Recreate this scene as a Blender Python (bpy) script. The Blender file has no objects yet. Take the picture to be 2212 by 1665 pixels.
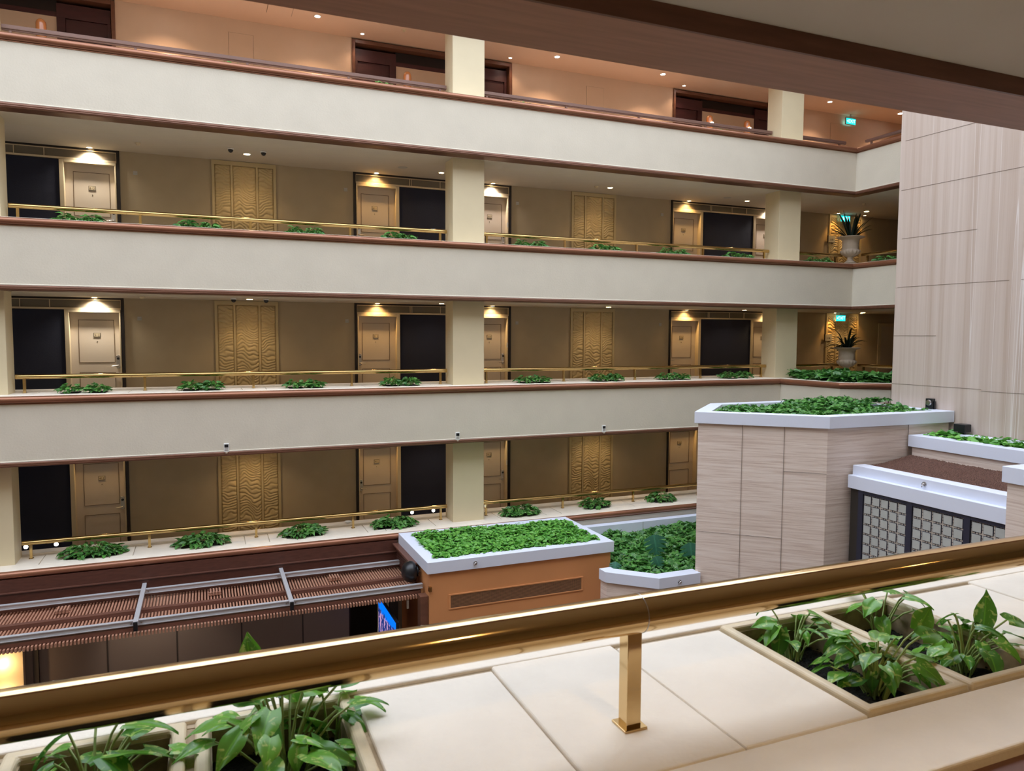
import bpy, math, random
from mathutils import Matrix, Vector, noise
random.seed(7)
S = bpy.context.scene
COL = S.collection

# ------------------------------------------------------------------ camera, sky, exposure
def setup_camera():
    p, yw, r = 0.0666310638, 0.393734570, 0.00427289542
    fwd = Vector((math.sin(yw)*math.cos(p), math.cos(yw)*math.cos(p), -math.sin(p)))
    right = Vector((math.cos(yw), -math.sin(yw), 0)); up = right.cross(fwd)
    r2 = right*math.cos(r) + up*math.sin(r); u2 = up*math.cos(r) - right*math.sin(r)
    cam = bpy.data.cameras.new('camera'); o = bpy.data.objects.new('camera', cam); COL.objects.link(o)
    m = Matrix.Identity(4)
    for i in range(3):
        m[i][0] = r2[i]; m[i][1] = u2[i]; m[i][2] = -fwd[i]
    o.matrix_world = m
    cam.sensor_width = 36; cam.lens = 1596.58/2212*36
    cam.clip_start = .05; cam.clip_end = 200
    cam.dof.use_dof = True; cam.dof.focus_distance = 13; cam.dof.aperture_fstop = 9
    S.camera = o
setup_camera()
W = bpy.data.worlds.new('sky'); S.world = W; W.use_nodes = True
W.node_tree.nodes['Background'].inputs[0].default_value = (.83, .905, 1.03, 1)
W.node_tree.nodes['Background'].inputs[1].default_value = 3.75
S.view_settings.view_transform = 'Standard'; S.view_settings.look = 'None'
S.view_settings.gamma = 1; S.view_settings.use_curve_mapping = False
S.view_settings.exposure = 0.28
S.cycles.max_bounces = 8; S.cycles.diffuse_bounces = 5; S.cycles.glossy_bounces = 4
S.cycles.sample_clamp_indirect = 6
LK = 1.0   # lamp strength factor

# ------------------------------------------------------------------ materials
def new_mat(name):
    m = bpy.data.materials.new(name); m.use_nodes = True
    return m, m.node_tree.nodes, m.node_tree.links, m.node_tree.nodes['Principled BSDF']
def mat(name, col, rough=.6, metal=0, bump=0, bscale=40, var=0, vscale=3, stretch=None, spec=None, coat=0, emit=None, estr=1, bdist=.01):
    m, N, L, B = new_mat(name)
    B.inputs['Base Color'].default_value = (*col, 1)
    B.inputs['Roughness'].default_value = rough; B.inputs['Metallic'].default_value = metal
    if spec is not None: B.inputs['Specular IOR Level'].default_value = spec
    if coat: B.inputs['Coat Weight'].default_value = coat
    if emit: B.inputs['Emission Color'].default_value = (*emit, 1); B.inputs['Emission Strength'].default_value = estr
    if bump or var:
        tc = N.new('ShaderNodeTexCoord'); mp = N.new('ShaderNodeMapping')
        if stretch: mp.inputs['Scale'].default_value = stretch
        L.new(tc.outputs['Object'], mp.inputs[0])
    if var:
        n = N.new('ShaderNodeTexNoise'); n.inputs['Scale'].default_value = vscale; n.inputs['Detail'].default_value = 6
        L.new(mp.outputs[0], n.inputs['Vector'])
        r = N.new('ShaderNodeValToRGB')
        r.color_ramp.elements[0].position = .3; r.color_ramp.elements[1].position = .7
        r.color_ramp.elements[0].color = (*[c*(1-var) for c in col], 1)
        r.color_ramp.elements[1].color = (*[min(1, c*(1+var)) for c in col], 1)
        L.new(n.outputs[0], r.inputs[0]); L.new(r.outputs[0], B.inputs['Base Color'])
    if bump:
        n = N.new('ShaderNodeTexNoise'); n.inputs['Scale'].default_value = bscale; n.inputs['Detail'].default_value = 5
        L.new(mp.outputs[0], n.inputs['Vector'])
        b = N.new('ShaderNodeBump'); b.inputs['Strength'].default_value = bump; b.inputs['Distance'].default_value = bdist
        L.new(n.outputs[0], b.inputs['Height']); L.new(b.outputs[0], B.inputs['Normal'])
    return m
def mat_stone(name, c1, c2, c3, scale, wscale, veins=None, rough=.5, bump=0):
    """banded stone: noise stretched along the bands plus thin pale veins"""
    m, N, L, B = new_mat(name)
    B.inputs['Roughness'].default_value = rough
    tc = N.new('ShaderNodeTexCoord'); mp = N.new('ShaderNodeMapping'); mp.inputs['Scale'].default_value = scale
    L.new(tc.outputs['Object'], mp.inputs[0])
    n = N.new('ShaderNodeTexNoise'); n.inputs['Scale'].default_value = wscale; n.inputs['Detail'].default_value = 8
    n.inputs['Roughness'].default_value = .65
    L.new(mp.outputs[0], n.inputs['Vector'])
    r = N.new('ShaderNodeValToRGB'); e = r.color_ramp.elements
    e[0].position = .33; e[0].color = (*c1, 1); e[1].position = .68; e[1].color = (*c3, 1)
    k = e.new(.5); k.color = (*c2, 1)
    L.new(n.outputs[0], r.inputs[0]); out = r.outputs[0]
    if veins:
        mp2 = N.new('ShaderNodeMapping'); mp2.inputs['Scale'].default_value = veins[0]
        L.new(tc.outputs['Object'], mp2.inputs[0])
        n2 = N.new('ShaderNodeTexNoise'); n2.inputs['Scale'].default_value = 1; n2.inputs['Detail'].default_value = 3
        L.new(mp2.outputs[0], n2.inputs['Vector'])
        a = N.new('ShaderNodeMath'); a.operation = 'SUBTRACT'; a.inputs[1].default_value = .5
        b = N.new('ShaderNodeMath'); b.operation = 'ABSOLUTE'
        c = N.new('ShaderNodeMapRange'); c.inputs[1].default_value = 0; c.inputs[2].default_value = veins[1]
        c.inputs[3].default_value = .75; c.inputs[4].default_value = 0
        L.new(n2.outputs[0], a.inputs[0]); L.new(a.outputs[0], b.inputs[0]); L.new(b.outputs[0], c.inputs[0])
        x = N.new('ShaderNodeMix'); x.data_type = 'RGBA'
        x.inputs[7].default_value = (*veins[2], 1)
        L.new(c.outputs[0], x.inputs[0]); L.new(out, x.inputs[6]); out = x.outputs[2]
    L.new(out, B.inputs['Base Color'])
    if bump:
        bb = N.new('ShaderNodeBump'); bb.inputs['Strength'].default_value = bump; bb.inputs['Distance'].default_value = .01
        L.new(n.outputs[0], bb.inputs['Height']); L.new(bb.outputs[0], B.inputs['Normal'])
    return m
def mat_leaf(name, dark, light, cream, crm=.62, rough=.32):
    """leaf: per-leaf tint in attribute 'leaf' (r = random, g = distance from midrib, b = along leaf)"""
    m, N, L, B = new_mat(name)
    at = N.new('ShaderNodeAttribute'); at.attribute_name = 'leaf'
    sp = N.new('ShaderNodeSeparateColor'); L.new(at.outputs['Color'], sp.inputs[0])
    mx = N.new('ShaderNodeMix'); mx.data_type = 'RGBA'
    mx.inputs[6].default_value = (*dark, 1); mx.inputs[7].default_value = (*light, 1)
    L.new(sp.outputs[0], mx.inputs[0])
    tc = N.new('ShaderNodeTexCoord')
    n = N.new('ShaderNodeTexNoise'); n.inputs['Scale'].default_value = 45; n.inputs['Detail'].default_value = 4
    n.inputs['Distortion'].default_value = .6
    L.new(tc.outputs['Object'], n.inputs['Vector'])
    r = N.new('ShaderNodeValToRGB'); r.color_ramp.elements[0].position = crm; r.color_ramp.elements[1].position = crm+.06
    r.color_ramp.elements[0].color = (0, 0, 0, 1); r.color_ramp.elements[1].color = (.75, .75, .75, 1)
    L.new(n.outputs[0], r.inputs[0])
    mx2 = N.new('ShaderNodeMix'); mx2.data_type = 'RGBA'; mx2.inputs[7].default_value = (*cream, 1)
    L.new(r.outputs[0], mx2.inputs[0]); L.new(mx.outputs[2], mx2.inputs[6])
    rb = N.new('ShaderNodeMapRange'); rb.inputs[1].default_value = 0; rb.inputs[2].default_value = .10
    rb.inputs[3].default_value = .55; rb.inputs[4].default_value = 0
    L.new(sp.outputs[1], rb.inputs[0])
    mx3 = N.new('ShaderNodeMix'); mx3.data_type = 'RGBA'; mx3.inputs[7].default_value = (*[min(1, c*1.6) for c in light], 1)
    L.new(rb.outputs[0], mx3.inputs[0]); L.new(mx2.outputs[2], mx3.inputs[6])
    L.new(mx3.outputs[2], B.inputs['Base Color'])
    B.inputs['Roughness'].default_value = rough
    tr = N.new('ShaderNodeBsdfTranslucent'); L.new(mx3.outputs[2], tr.inputs[0])
    ms = N.new('ShaderNodeMixShader'); ms.inputs[0].default_value = .22
    L.new(B.outputs[0], ms.inputs[1]); L.new(tr.outputs[0], ms.inputs[2])
    L.new(ms.outputs[0], N['Material Output'].inputs[0])
    return m

M = {}
M['cream'] = mat('cream stucco', (.62, .565, .465), .8, bump=.25, bscale=30, var=.03, vscale=2)
M['cream_smooth'] = mat('cream paint', (.66, .565, .375), .45, bump=.05, bscale=60, var=.02)
M['corridor'] = mat('beige corridor wallpaper', (.44, .36, .245), .75, bump=.06, bscale=120, var=.03)
M['ceil'] = mat('ceiling paint', (.62, .565, .48), .8, var=.02)
M['peach'] = mat('warm peach wall', (.66, .50, .37), .7, var=.02)
M['peach_ceil'] = mat('warm peach ceiling', (.74, .56, .43), .75)
M['carpet'] = mat('brown carpet', (.36, .27, .18), .95, bump=.5, bscale=300)
M['ledge'] = mat('cream ledge stone', (.82, .745, .635), .6, bump=.5, bscale=38, var=.05, vscale=4, bdist=.006)
M['copper'] = mat('copper moulding', (.27, .115, .065), .30, metal=.45, bump=.03, bscale=60, var=.14, vscale=1.5, stretch=(.6, .6, 6))
M['copper_trim'] = mat('brown wood-look trim', (.17, .075, .045), .40, metal=.3, var=.16, vscale=7, stretch=(.5, 5, 5))
M['soffit_trim'] = mat('soffit wood trim', (.36, .185, .12), .45, var=.13, vscale=8, stretch=(.35, 5, 5))
M['brass'] = mat('polished brass', (.68, .49, .25), .09, metal=1, bump=.02, bscale=14)
M['brass_far'] = mat('satin brass', (.54, .37, .15), .13, metal=1)
M['bronze'] = mat('brown handrail', (.17, .095, .075), .4, metal=.2)
M['gold'] = mat('gold relief panel', (.53, .415, .225), .5, var=.05)
M['goldf'] = mat('gold panel frame', (.52, .42, .24), .45)
M['door'] = mat('pinkish beige door', (.60, .52, .435), .4)
M['groove'] = mat('door moulding bead', (.16, .11, .07), .4)
M['doorframe'] = mat('cream door frame', (.62, .52, .36), .4)
M['navy'] = mat('navy textured panel', (.009, .012, .034), .8, bump=.5, bscale=60, stretch=(1, 1, 6))
M['black'] = mat('black recess', (.010, .005, .005), .5)
M['blackplastic'] = mat('black plastic', (.008, .009, .012), .35)
M['wine'] = mat('dark wine wood', (.055, .014, .018), .45, var=.15, vscale=4, stretch=(1, 1, 4))
M['wineframe'] = mat('brown wood frame', (.15, .065, .04), .4, var=.15, stretch=(1, 1, 4))
M['gauze'] = mat('bronze ribbed transom', (.16, .135, .10), .45, bump=.4, bscale=160, stretch=(1, 1, 8))
M['steel'] = mat('brushed steel', (.52, .50, .50), .28, metal=1)
M['silver'] = mat('silver aluminium', (.55, .55, .58), .42, metal=.35)
M['plate'] = mat('pewter plate', (.30, .26, .20), .35, metal=.8)
M['white'] = mat('white cap paint', (.70, .74, .86), .55, bump=.04, bscale=20)
M['whiteplastic'] = mat('white plastic', (.75, .75, .73), .4)
M['greyplastic'] = mat('grey plate', (.42, .42, .40), .4)
M['orange'] = mat('orange painted board', (.62, .27, .105), .5, var=.05, vscale=1.2)
M['orange_dark'] = mat('brown grille mesh', (.36, .18, .09), .5)
M['soil'] = mat('black soil', (.012, .010, .009), .9, bump=1, bscale=90, var=.5, vscale=120, bdist=.03)
M['pebble'] = mat('red-brown clay pebbles', (.165, .085, .062), .85, var=.45, vscale=60)
M['darkwood'] = mat('dark red wood slat', (.085, .030, .020), .4, var=.2, vscale=6, stretch=(1, 5, 5))
M['midwood'] = mat('brown wood member', (.14, .058, .04), .4, var=.15, vscale=6, stretch=(1, 5, 5))
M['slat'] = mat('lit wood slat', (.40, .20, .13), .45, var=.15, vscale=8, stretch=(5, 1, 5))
M['panel'] = mat('taupe metal cladding', (.20, .165, .135), .32, metal=.3)
M['seam'] = mat('cladding seam', (.03, .025, .02), .5)
M['lattice'] = mat('beige lattice', (.55, .49, .42), .6)
M['tile'] = mat('grey green lattice tile', (.44, .455, .43), .5, var=.06, vscale=6)
M['frame_navy'] = mat('dark blue steel frame', (.022, .024, .045), .5)
M['urn'] = mat('buff cast stone', (.42, .335, .25), .75, bump=.2, bscale=60)
M['trough'] = mat('glazed buff planter', (.66, .55, .37), .38, bump=.12, bscale=18, var=.10, vscale=14)
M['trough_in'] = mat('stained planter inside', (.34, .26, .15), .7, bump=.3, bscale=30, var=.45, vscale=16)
M['travertine'] = mat_stone('pink travertine', (.56, .43, .36), (.72, .60, .52), (.80, .70, .63), (.5, .5, 17), 2.0, rough=.6, bump=.35)
M['tower'] = mat_stone('vein cut pink marble', (.45, .345, .28), (.53, .43, .37), (.60, .505, .45), (2.2, 2.2, .03), 3.2,
                       veins=((1.9, 1.9, .03), .0055, (.74, .69, .67)), rough=.45)
M['joint'] = mat('stone joint', (.22, .17, .14), .8)
M['stem'] = mat('pale green stem', (.30, .40, .12), .5)
M['leaf_near'] = mat_leaf('pothos leaf near', (.05, .19, .03), (.16, .42, .04), (.55, .68, .20), .57, .30)
M['leaf_far'] = mat_leaf('pothos leaf dark', (.035, .15, .035), (.11, .34, .06), (.48, .62, .26), .585, .4)
M['leaf_bright'] = mat_leaf('pothos leaf bright', (.07, .28, .04), (.20, .50, .08), (.52, .68, .28), .66, .4)
M['leaf_black'] = mat_leaf('dark strap leaf', (.006, .014, .008), (.012, .03, .014), (.02, .05, .02), .9, .4)
M['monstera'] = mat_leaf('monstera leaf', (.03, .13, .085), (.05, .20, .12), (.08, .25, .15), .9, .45)
M['strips'] = mat('tan joint grout', (.40, .31, .20), .85, bump=.4, bscale=80)
M['text'] = mat('dark lettering', (.06, .04, .025), .5)
M['lamp_white'] = mat('lamp glow', (1, .9, .7), .5, emit=(1, .86, .62), estr=9)
M['lamp_cool'] = mat('cool lamp glow', (1, 1, 1), .5, emit=(1, .93, .85), estr=9)
M['lamp_hot'] = mat('white lamp glow', (1, 1, 1), .5, emit=(1, .95, .9), estr=14)
M['exit'] = mat('lit teal sign face', (0, .3, .3), .5, emit=(.01, .62, .60), estr=1.3)
M['exit_txt'] = mat('lit sign lettering', (1, 1, 1), .5, emit=(.75, 1, 1), estr=1.2)
M['domewood'] = mat('orange varnished wood', (.50, .17, .05), .25, coat=.5)

# ------------------------------------------------------------------ mesh builder
class MB:
    def __init__(s): s.v = []; s.f = []; s.m = []; s.c = []
    def add(s, vs, fs, m=0, cols=None):
        o = len(s.v); s.v += [tuple(v) for v in vs]
        s.f += [tuple(i+o for i in f) for f in fs]; s.m += [m]*len(fs)
        if cols is not None:
            s.c += [(0, 0, 0)]*(o-len(s.c)) + list(cols)
        return s
    def box(s, x0, x1, y0, y1, z0, z1, m=0):
        if x0 > x1: x0, x1 = x1, x0
        if y0 > y1: y0, y1 = y1, y0
        if z0 > z1: z0, z1 = z1, z0
        return s.add([(x0, y0, z0), (x1, y0, z0), (x1, y1, z0), (x0, y1, z0), (x0, y0, z1), (x1, y0, z1), (x1, y1, z1), (x0, y1, z1)],
                     [(0, 3, 2, 1), (4, 5, 6, 7), (0, 1, 5, 4), (1, 2, 6, 5), (2, 3, 7, 6), (3, 0, 4, 7)], m)
    def prism(s, poly, z0, z1, m=0, top=True, bot=True):
        n = len(poly)
        vs = [(x, y, z0) for x, y in poly] + [(x, y, z1) for x, y in poly]
        fs = [(i, (i+1) % n, n+(i+1) % n, n+i) for i in range(n)]
        if bot: fs.append(tuple(reversed(range(n))))
        if top: fs.append(tuple(range(n, 2*n)))
        return s.add(vs, fs, m)
    def ring(s, outer, inner, z0, z1, m=0):
        n = len(outer)
        vs = [(*p, z0) for p in outer]+[(*p, z1) for p in outer]+[(*p, z1) for p in inner]+[(*p, z0) for p in inner]
        fs = []
        for i in range(n):
            j = (i+1) % n
            for k in range(4):
                l = (k+1) % 4
                fs.append((k*n+i, k*n+j, l*n+j, l*n+i))
        return s.add(vs, fs, m)
    def cyl(s, p0, p1, r0, r1=None, n=12, m=0, caps=True):
        r1 = r0 if r1 is None else r1
        p0 = Vector(p0); p1 = Vector(p1); d = (p1-p0).normalized()
        a = d.orthogonal().normalized(); b = d.cross(a)
        vs = []
        for p, r in ((p0, r0), (p1, r1)):
            for i in range(n):
                t = 2*math.pi*i/n; vs.append(p+(a*math.cos(t)+b*math.sin(t))*r)
        fs = [(i, (i+1) % n, n+(i+1) % n, n+i) for i in range(n)]
        if caps: fs += [tuple(reversed(range(n))), tuple(range(n, 2*n))]
        return s.add(vs, fs, m)
    def tube(s, pts, r, n=6, m=0):
        for a, b in zip(pts[:-1], pts[1:]): s.cyl(a, b, r, r*.95, n, m, False)
        return s
    def lathe(s, prof, c=(0, 0, 0), n=24, m=0, axis='z'):
        vs = []
        for r, z in prof:
            for i in range(n):
                t = 2*math.pi*i/n; x, y = r*math.cos(t), r*math.sin(t)
                vs.append((c[0]+x, c[1]+y, c[2]+z) if axis == 'z' else (c[0]+x, c[1]+z, c[2]-y) if axis == 'y' else (c[0]+z, c[1]+x, c[2]+y))
        k = len(prof)
        fs = [(j*n+i, j*n+(i+1) % n, (j+1)*n+(i+1) % n, (j+1)*n+i) for j in range(k-1) for i in range(n)]
        fs += [tuple(reversed(range(n))), tuple(range((k-1)*n, k*n))]
        return s.add(vs, fs, m)
    def sweep(s, path, prof, m=0, mats=None, closed=True):
        """prof: (outward, z) points; outward = right-hand side of the path; mitred corners"""
        P = [Vector(p) for p in path]; n = len(P); q = len(prof); vs = []
        for i, p in enumerate(P):
            ns = []
            if i > 0: d = (P[i]-P[i-1]).normalized(); ns.append(Vector((d.y, -d.x)))
            if i < n-1: d = (P[i+1]-P[i]).normalized(); ns.append(Vector((d.y, -d.x)))
            u = ns[0] if len(ns) == 1 else (ns[0]+ns[1])/(1+ns[0].dot(ns[1]))
            for o, z in prof: vs.append((p.x+u.x*o, p.y+u.y*o, z))
        fs = []
        for i in range(n-1):
            for k in range(q if closed else q-1):
                l = (k+1) % q
                fs.append((i*q+k, (i+1)*q+k, (i+1)*q+l, i*q+l))
        if closed: fs += [tuple(range(q)), tuple(reversed(range((n-1)*q, n*q)))]
        return s.add(vs, fs, m)
    def build(s, name, mats, parent=None, smooth=False, bevel=0, seg=2, recalc=True):
        me = bpy.data.meshes.new(name)
        off = Vector((0, 0, 0))
        if parent is not None:
            q = parent
            while q is not None: off += q.location; q = q.parent
        me.from_pydata([tuple(Vector(v)-off) for v in s.v], [], s.f)
        if not isinstance(mats, (list, tuple)): mats = [mats]
        for k in mats: me.materials.append(M[k] if isinstance(k, str) else k)
        me.polygons.foreach_set('material_index', s.m)
        if s.c:
            s.c += [(0, 0, 0)]*(len(s.v)-len(s.c))
            at = me.color_attributes.new('leaf', 'FLOAT_COLOR', 'POINT')
            at.data.foreach_set('color', [x for c in s.c for x in (*c, 1)])
        if smooth: me.polygons.foreach_set('use_smooth', [True]*len(me.polygons))
        if recalc:
            import bmesh
            bm = bmesh.new(); bm.from_mesh(me); bmesh.ops.recalc_face_normals(bm, faces=bm.faces); bm.to_mesh(me); bm.free()
        me.update()
        o = bpy.data.objects.new(name, me); COL.objects.link(o)
        if parent is not None: o.parent = parent
        if bevel:
            b = o.modifiers.new('bevel', 'BEVEL'); b.width = bevel; b.segments = seg; b.limit_method = 'ANGLE'
        return o

def tag(o, label=None, cat=None, group=None, kind=None):
    if label: o['label'] = label
    if cat: o['category'] = cat
    if group: o['group'] = group
    if kind: o['kind'] = kind
    return o
def empty(name, loc=(0, 0, 0), label=None, cat=None, group=None, kind=None):
    o = bpy.data.objects.new(name, None); COL.objects.link(o); o.location = loc; o.empty_display_size = .1
    return tag(o, label, cat, group, kind)
KIDS = {}
def copy_tree(o, parent=None):
    c = o.copy(); COL.objects.link(c)
    if parent is not None: c.parent = parent
    for ch in [x for x in bpy.data.objects if x.parent == o]: copy_tree(ch, c)
    return c
def spot(parent, loc, energy, col, size=100, blend=.6, radius=.04, aim=None):
    l = bpy.data.lights.new('lamp_light', 'SPOT'); l.energy = energy*LK; l.color = col
    l.spot_size = math.radians(size); l.spot_blend = blend; l.shadow_soft_size = radius
    o = bpy.data.objects.new('lamp_light', l); COL.objects.link(o)
    o.location = loc
    if aim: o.rotation_euler = Vector(aim).to_track_quat('-Z', 'Y').to_euler()
    if parent is not None: o.parent = parent
    return o
def text_mesh(txt, size, loc, matname, parent, name='lettering', extrude=.001, align='CENTER', rot=(math.pi/2, 0, 0)):
    c = bpy.data.curves.new('t', 'FONT'); c.body = txt; c.size = size; c.extrude = extrude
    c.align_x = align; c.align_y = 'CENTER'
    to = bpy.data.objects.new('t', c); COL.objects.link(to)
    bpy.context.view_layer.update()
    me = bpy.data.meshes.new_from_object(to.evaluated_get(bpy.context.evaluated_depsgraph_get()))
    bpy.data.objects.remove(to); bpy.data.curves.remove(c)
    me.name = name; me.transform(Matrix.Translation(loc) @ Matrix.Rotation(rot[2], 4, 'Z') @ Matrix.Rotation(rot[0], 4, 'X'))
    me.materials.clear(); me.materials.append(M[matname])
    o = bpy.data.objects.new(name, me); COL.objects.link(o)
    if parent is not None: o.parent = parent
    return o
def offset_poly(poly, d):
    """inward offset of a counter-clockwise polygon"""
    n = len(poly); out = []
    for i in range(n):
        p0 = Vector(poly[i-1]); p = Vector(poly[i]); p2 = Vector(poly[(i+1) % n])
        a = (p-p0).normalized(); b = (p2-p).normalized()
        na = Vector((-a.y, a.x)); nb = Vector((-b.y, b.x))
        u = (na+nb)/(1+na.dot(nb)); out.append(tuple(p+u*d))
    return out

# ------------------------------------------------------------------ setting: levels
LV = [4.87, 1.92, -1.03, -3.98]             # ledge tops of the four galleries, top to bottom
CE = [6.64, 3.69, .74, -2.21]               # their ceilings
FL = [l-.90 for l in LV]                    # their floors
NAMES = ['top gallery', 'second gallery from the top', 'third gallery from the top', 'lowest gallery']
XL = -16.0
FY, BY = 14.5, 17.08                        # parapet face, back wall
PATH = [(XL, FY), (15.6, FY), (15.6, 10.9)]
BAY = [(XL, FY), (13.31, FY), (13.47, 12.77), (14.29, 12.10), (15.9, 11.75)]
RAILP = [(0, -.004)]+[(.008+.062*math.sin(math.pi*k/12), -.066+.060*math.cos(math.pi*k/12)) for k in range(13)]+[(.012, -.130), (.012, -.142), (0, -.142)]
TRIMP = [(0, .080), (.016, .080), (.024, .070), (.028, .052), (.024, .038), (.026, .026), (.018, .008), (.0, 0), (-.28, 0), (-.28, .03), (0, .03)]

def gallery(i):
    L, nm = LV[i], NAMES[i]
    path = BAY if i == 2 else PATH
    b = MB()
    bot = L-1.18
    if i == 2:
        b.sweep([(XL, FY), (13.31, FY)], [(0, L-.022), (0, bot), (-1.17, bot), (-1.17, L-.022)])
        b.prism([(13.31, FY), (13.47, 12.77), (14.29, 12.10), (15.9, 11.75), (16.77, 11.75), (16.77, 15.67), (13.31, 15.67)], bot, L-.022)
    elif i == 3:
        b.sweep([(3.55, FY), (15.6, FY), (15.6, 10.9)], [(0, L-.022), (0, bot-.1), (-1.17, bot-.1), (-1.17, L-.022)])
        b.box(XL, 3.55, FY, 15.67, bot-.1, L-.022)
    else:
        b.sweep(path, [(0, L-.022), (0, bot), (-1.17, bot), (-1.17, L-.022)])
    tag(b.build('wall_far', 'cream'), 'cream stucco parapet band of the '+nm, 'wall', kind='structure')
    # ledge stone top with its groove lines
    g = MB()
    g.sweep(PATH if i != 2 else [(XL, FY), (13.31, FY)], [(-.002, L-.025), (-.002, L), (-.24, L), (-.24, L-.025)])
    g.sweep(PATH, [(-.90, L-.025), (-.90, L+.03), (-1.19, L+.03), (-1.19, L-.025)])
    if i == 2:
        g.sweep(BAY[1:], [(-.002, L-.025), (-.002, L+.0), (-.30, L+.0), (-.30, L-.025)])
    xs = [XL]
    c0 = .86-8.64*2
    while c0 < 16:
        for dx in (-3.6, -2.52, -2.14, -.22, .22, 2.12, 2.5, 3.55): xs.append(c0+dx)
        c0 += 8.64
    xs = sorted(x for x in xs if XL <= x < 15.3)+[15.5]
    for a, c in zip(xs[:-1], xs[1:]): g.box(a+.007, c-.007, FY+.252, FY+.89, L-.03, L-.003)
    tag(g.build('trim_1', 'ledge', bevel=.004), 'cream stone ledge on top of the %s parapet' % nm, 'ledge', kind='structure')
    r = MB(); r.sweep(path, [(o, L+z) for o, z in RAILP])
    ro = r.build('trim_2', 'copper', smooth=True); es = ro.modifiers.new('edge', 'EDGE_SPLIT'); es.split_angle = math.radians(35)
    tag(ro, 'rounded copper moulding along the %s ledge' % nm, 'moulding', kind='structure')
    if i < 3:
        t = MB(); t.sweep(path, [(.0, L-1.115), (.014, L-1.113), (.016, L-1.105), (.010, L-1.094), (0, L-1.092)], 1); t.sweep(path, [(o, L-1.195+z) for o, z in TRIMP])
        tag(t.build('trim_3', ['copper_trim', 'cream']), 'brown trim under the %s parapet' % nm, 'trim', kind='structure')
for i in range(4): gallery(i)
# top band above the top gallery
b = MB(); b.sweep(PATH, [(0, 9.9), (0, 6.62), (-1.17, 6.62), (-1.17, 9.9)])
tag(b.build('wall_far', 'cream'), 'cream wall above the top gallery', 'wall', kind='structure')
t = MB(); t.sweep(PATH, [(o, 6.605+z) for o, z in TRIMP])
tag(t.build('trim_4', 'copper_trim'), 'brown trim above the top gallery opening', 'trim', kind='structure')

# slabs: ceilings and floors
for i in range(4):
    c = MB()
    c.box(XL, 24, 15.67, BY+1.2, CE[i], CE[i]+.14); c.box(16.77, 24, 8, 15.67, CE[i], CE[i]+.14)
    tag(c.build('ceiling', 'peach_ceil' if i == 0 else 'ceil'), 'painted ceiling of the '+NAMES[i], 'ceiling', kind='structure')
    f = MB()
    f.box(XL, 24, 15.6, BY+1.2, FL[i]-.14, FL[i]); f.box(16.7, 24, 8, 15.6, FL[i]-.14, FL[i])
    tag(f.build('floor', 'peach' if i == 0 else 'carpet'), 'floor of the '+NAMES[i], 'floor', kind='structure')
# back walls with room bays
BAYS = [-5.38, 3.18, 11.73]      # left edge of each door bay, 3.87 wide
BW = 3.87
def back_wall(i):
    z0, z1 = FL[i], CE[i]
    w = MB(); x = XL
    for bx in BAYS+[24]:
        w.box(x, bx, BY, BY+.5, z0, z1); x = bx+BW
    for bx in BAYS: w.box(bx, bx+BW, BY+.42, BY+.5, z0, z1, 1)
    w.box(23.5, 24, 8, BY, z0, z1)
    tag(w.build('wall_back', ['peach' if i == 0 else 'corridor', 'black']), 'back wall of the '+NAMES[i], 'wall', kind='structure')
for i in range(4): back_wall(i)
# columns
for i in range(4):
    top = CE[i]
    for k, cx in enumerate((-3.46, 5.18, 13.82)):
        b = MB(); b.box(cx-.35, cx+.35, 14.88, 15.40, LV[i]-.01, top)
        tag(b.build('pillar', 'cream_smooth', bevel=.008), '%s square cream pillar on the %s ledge' % (['left', 'middle', 'right'][k], NAMES[i]), 'pillar', 'gallery pillars', 'structure')

# marble tower on the right
b = MB(); b.prism([(12.78, 10.80), (13.17, 2.3), (24, 2.3), (24, 10.80)], -7.83, 9.9)
tag(b.build('wall_right', 'tower'), 'tall pink marble wall with vertical veins', 'wall', kind='structure')
j = MB()
dx = (13.17-12.78)/(2.3-10.80)
def tower_line(y0, y1, z, h=.006):
    j.add([(12.778+dx*(y-10.8)-.003, y, zz) for y in (y0, y1) for zz in (z, z+h)]+[(12.78+dx*(y-10.8)+.01, y, zz) for y in (y0, y1) for zz in (z, z+h)],
          [(0, 1, 3, 2), (4, 6, 7, 5), (0, 4, 5, 1), (2, 3, 7, 6), (1, 5, 7, 3), (0, 2, 6, 4)])
for y0, y1, z in ((10.7, 9.3, 3.85), (9.1, 6.5, 3.85), (10.75, 7.2, 2.90), (10.7, 9.2, 1.95), (8.4, 7, 1.95), (10.75, 8.6, 1.0), (8.4, 6.4, 1.0), (10.8, 9.9, .04), (10.8, 9, -.92), (9, 6.4, -.95)):
    tower_line(y0, y1, z)
tag(j.build('wall_right', 'joint'), 'fine joints across the pink marble wall', 'wall', kind='structure')

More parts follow.
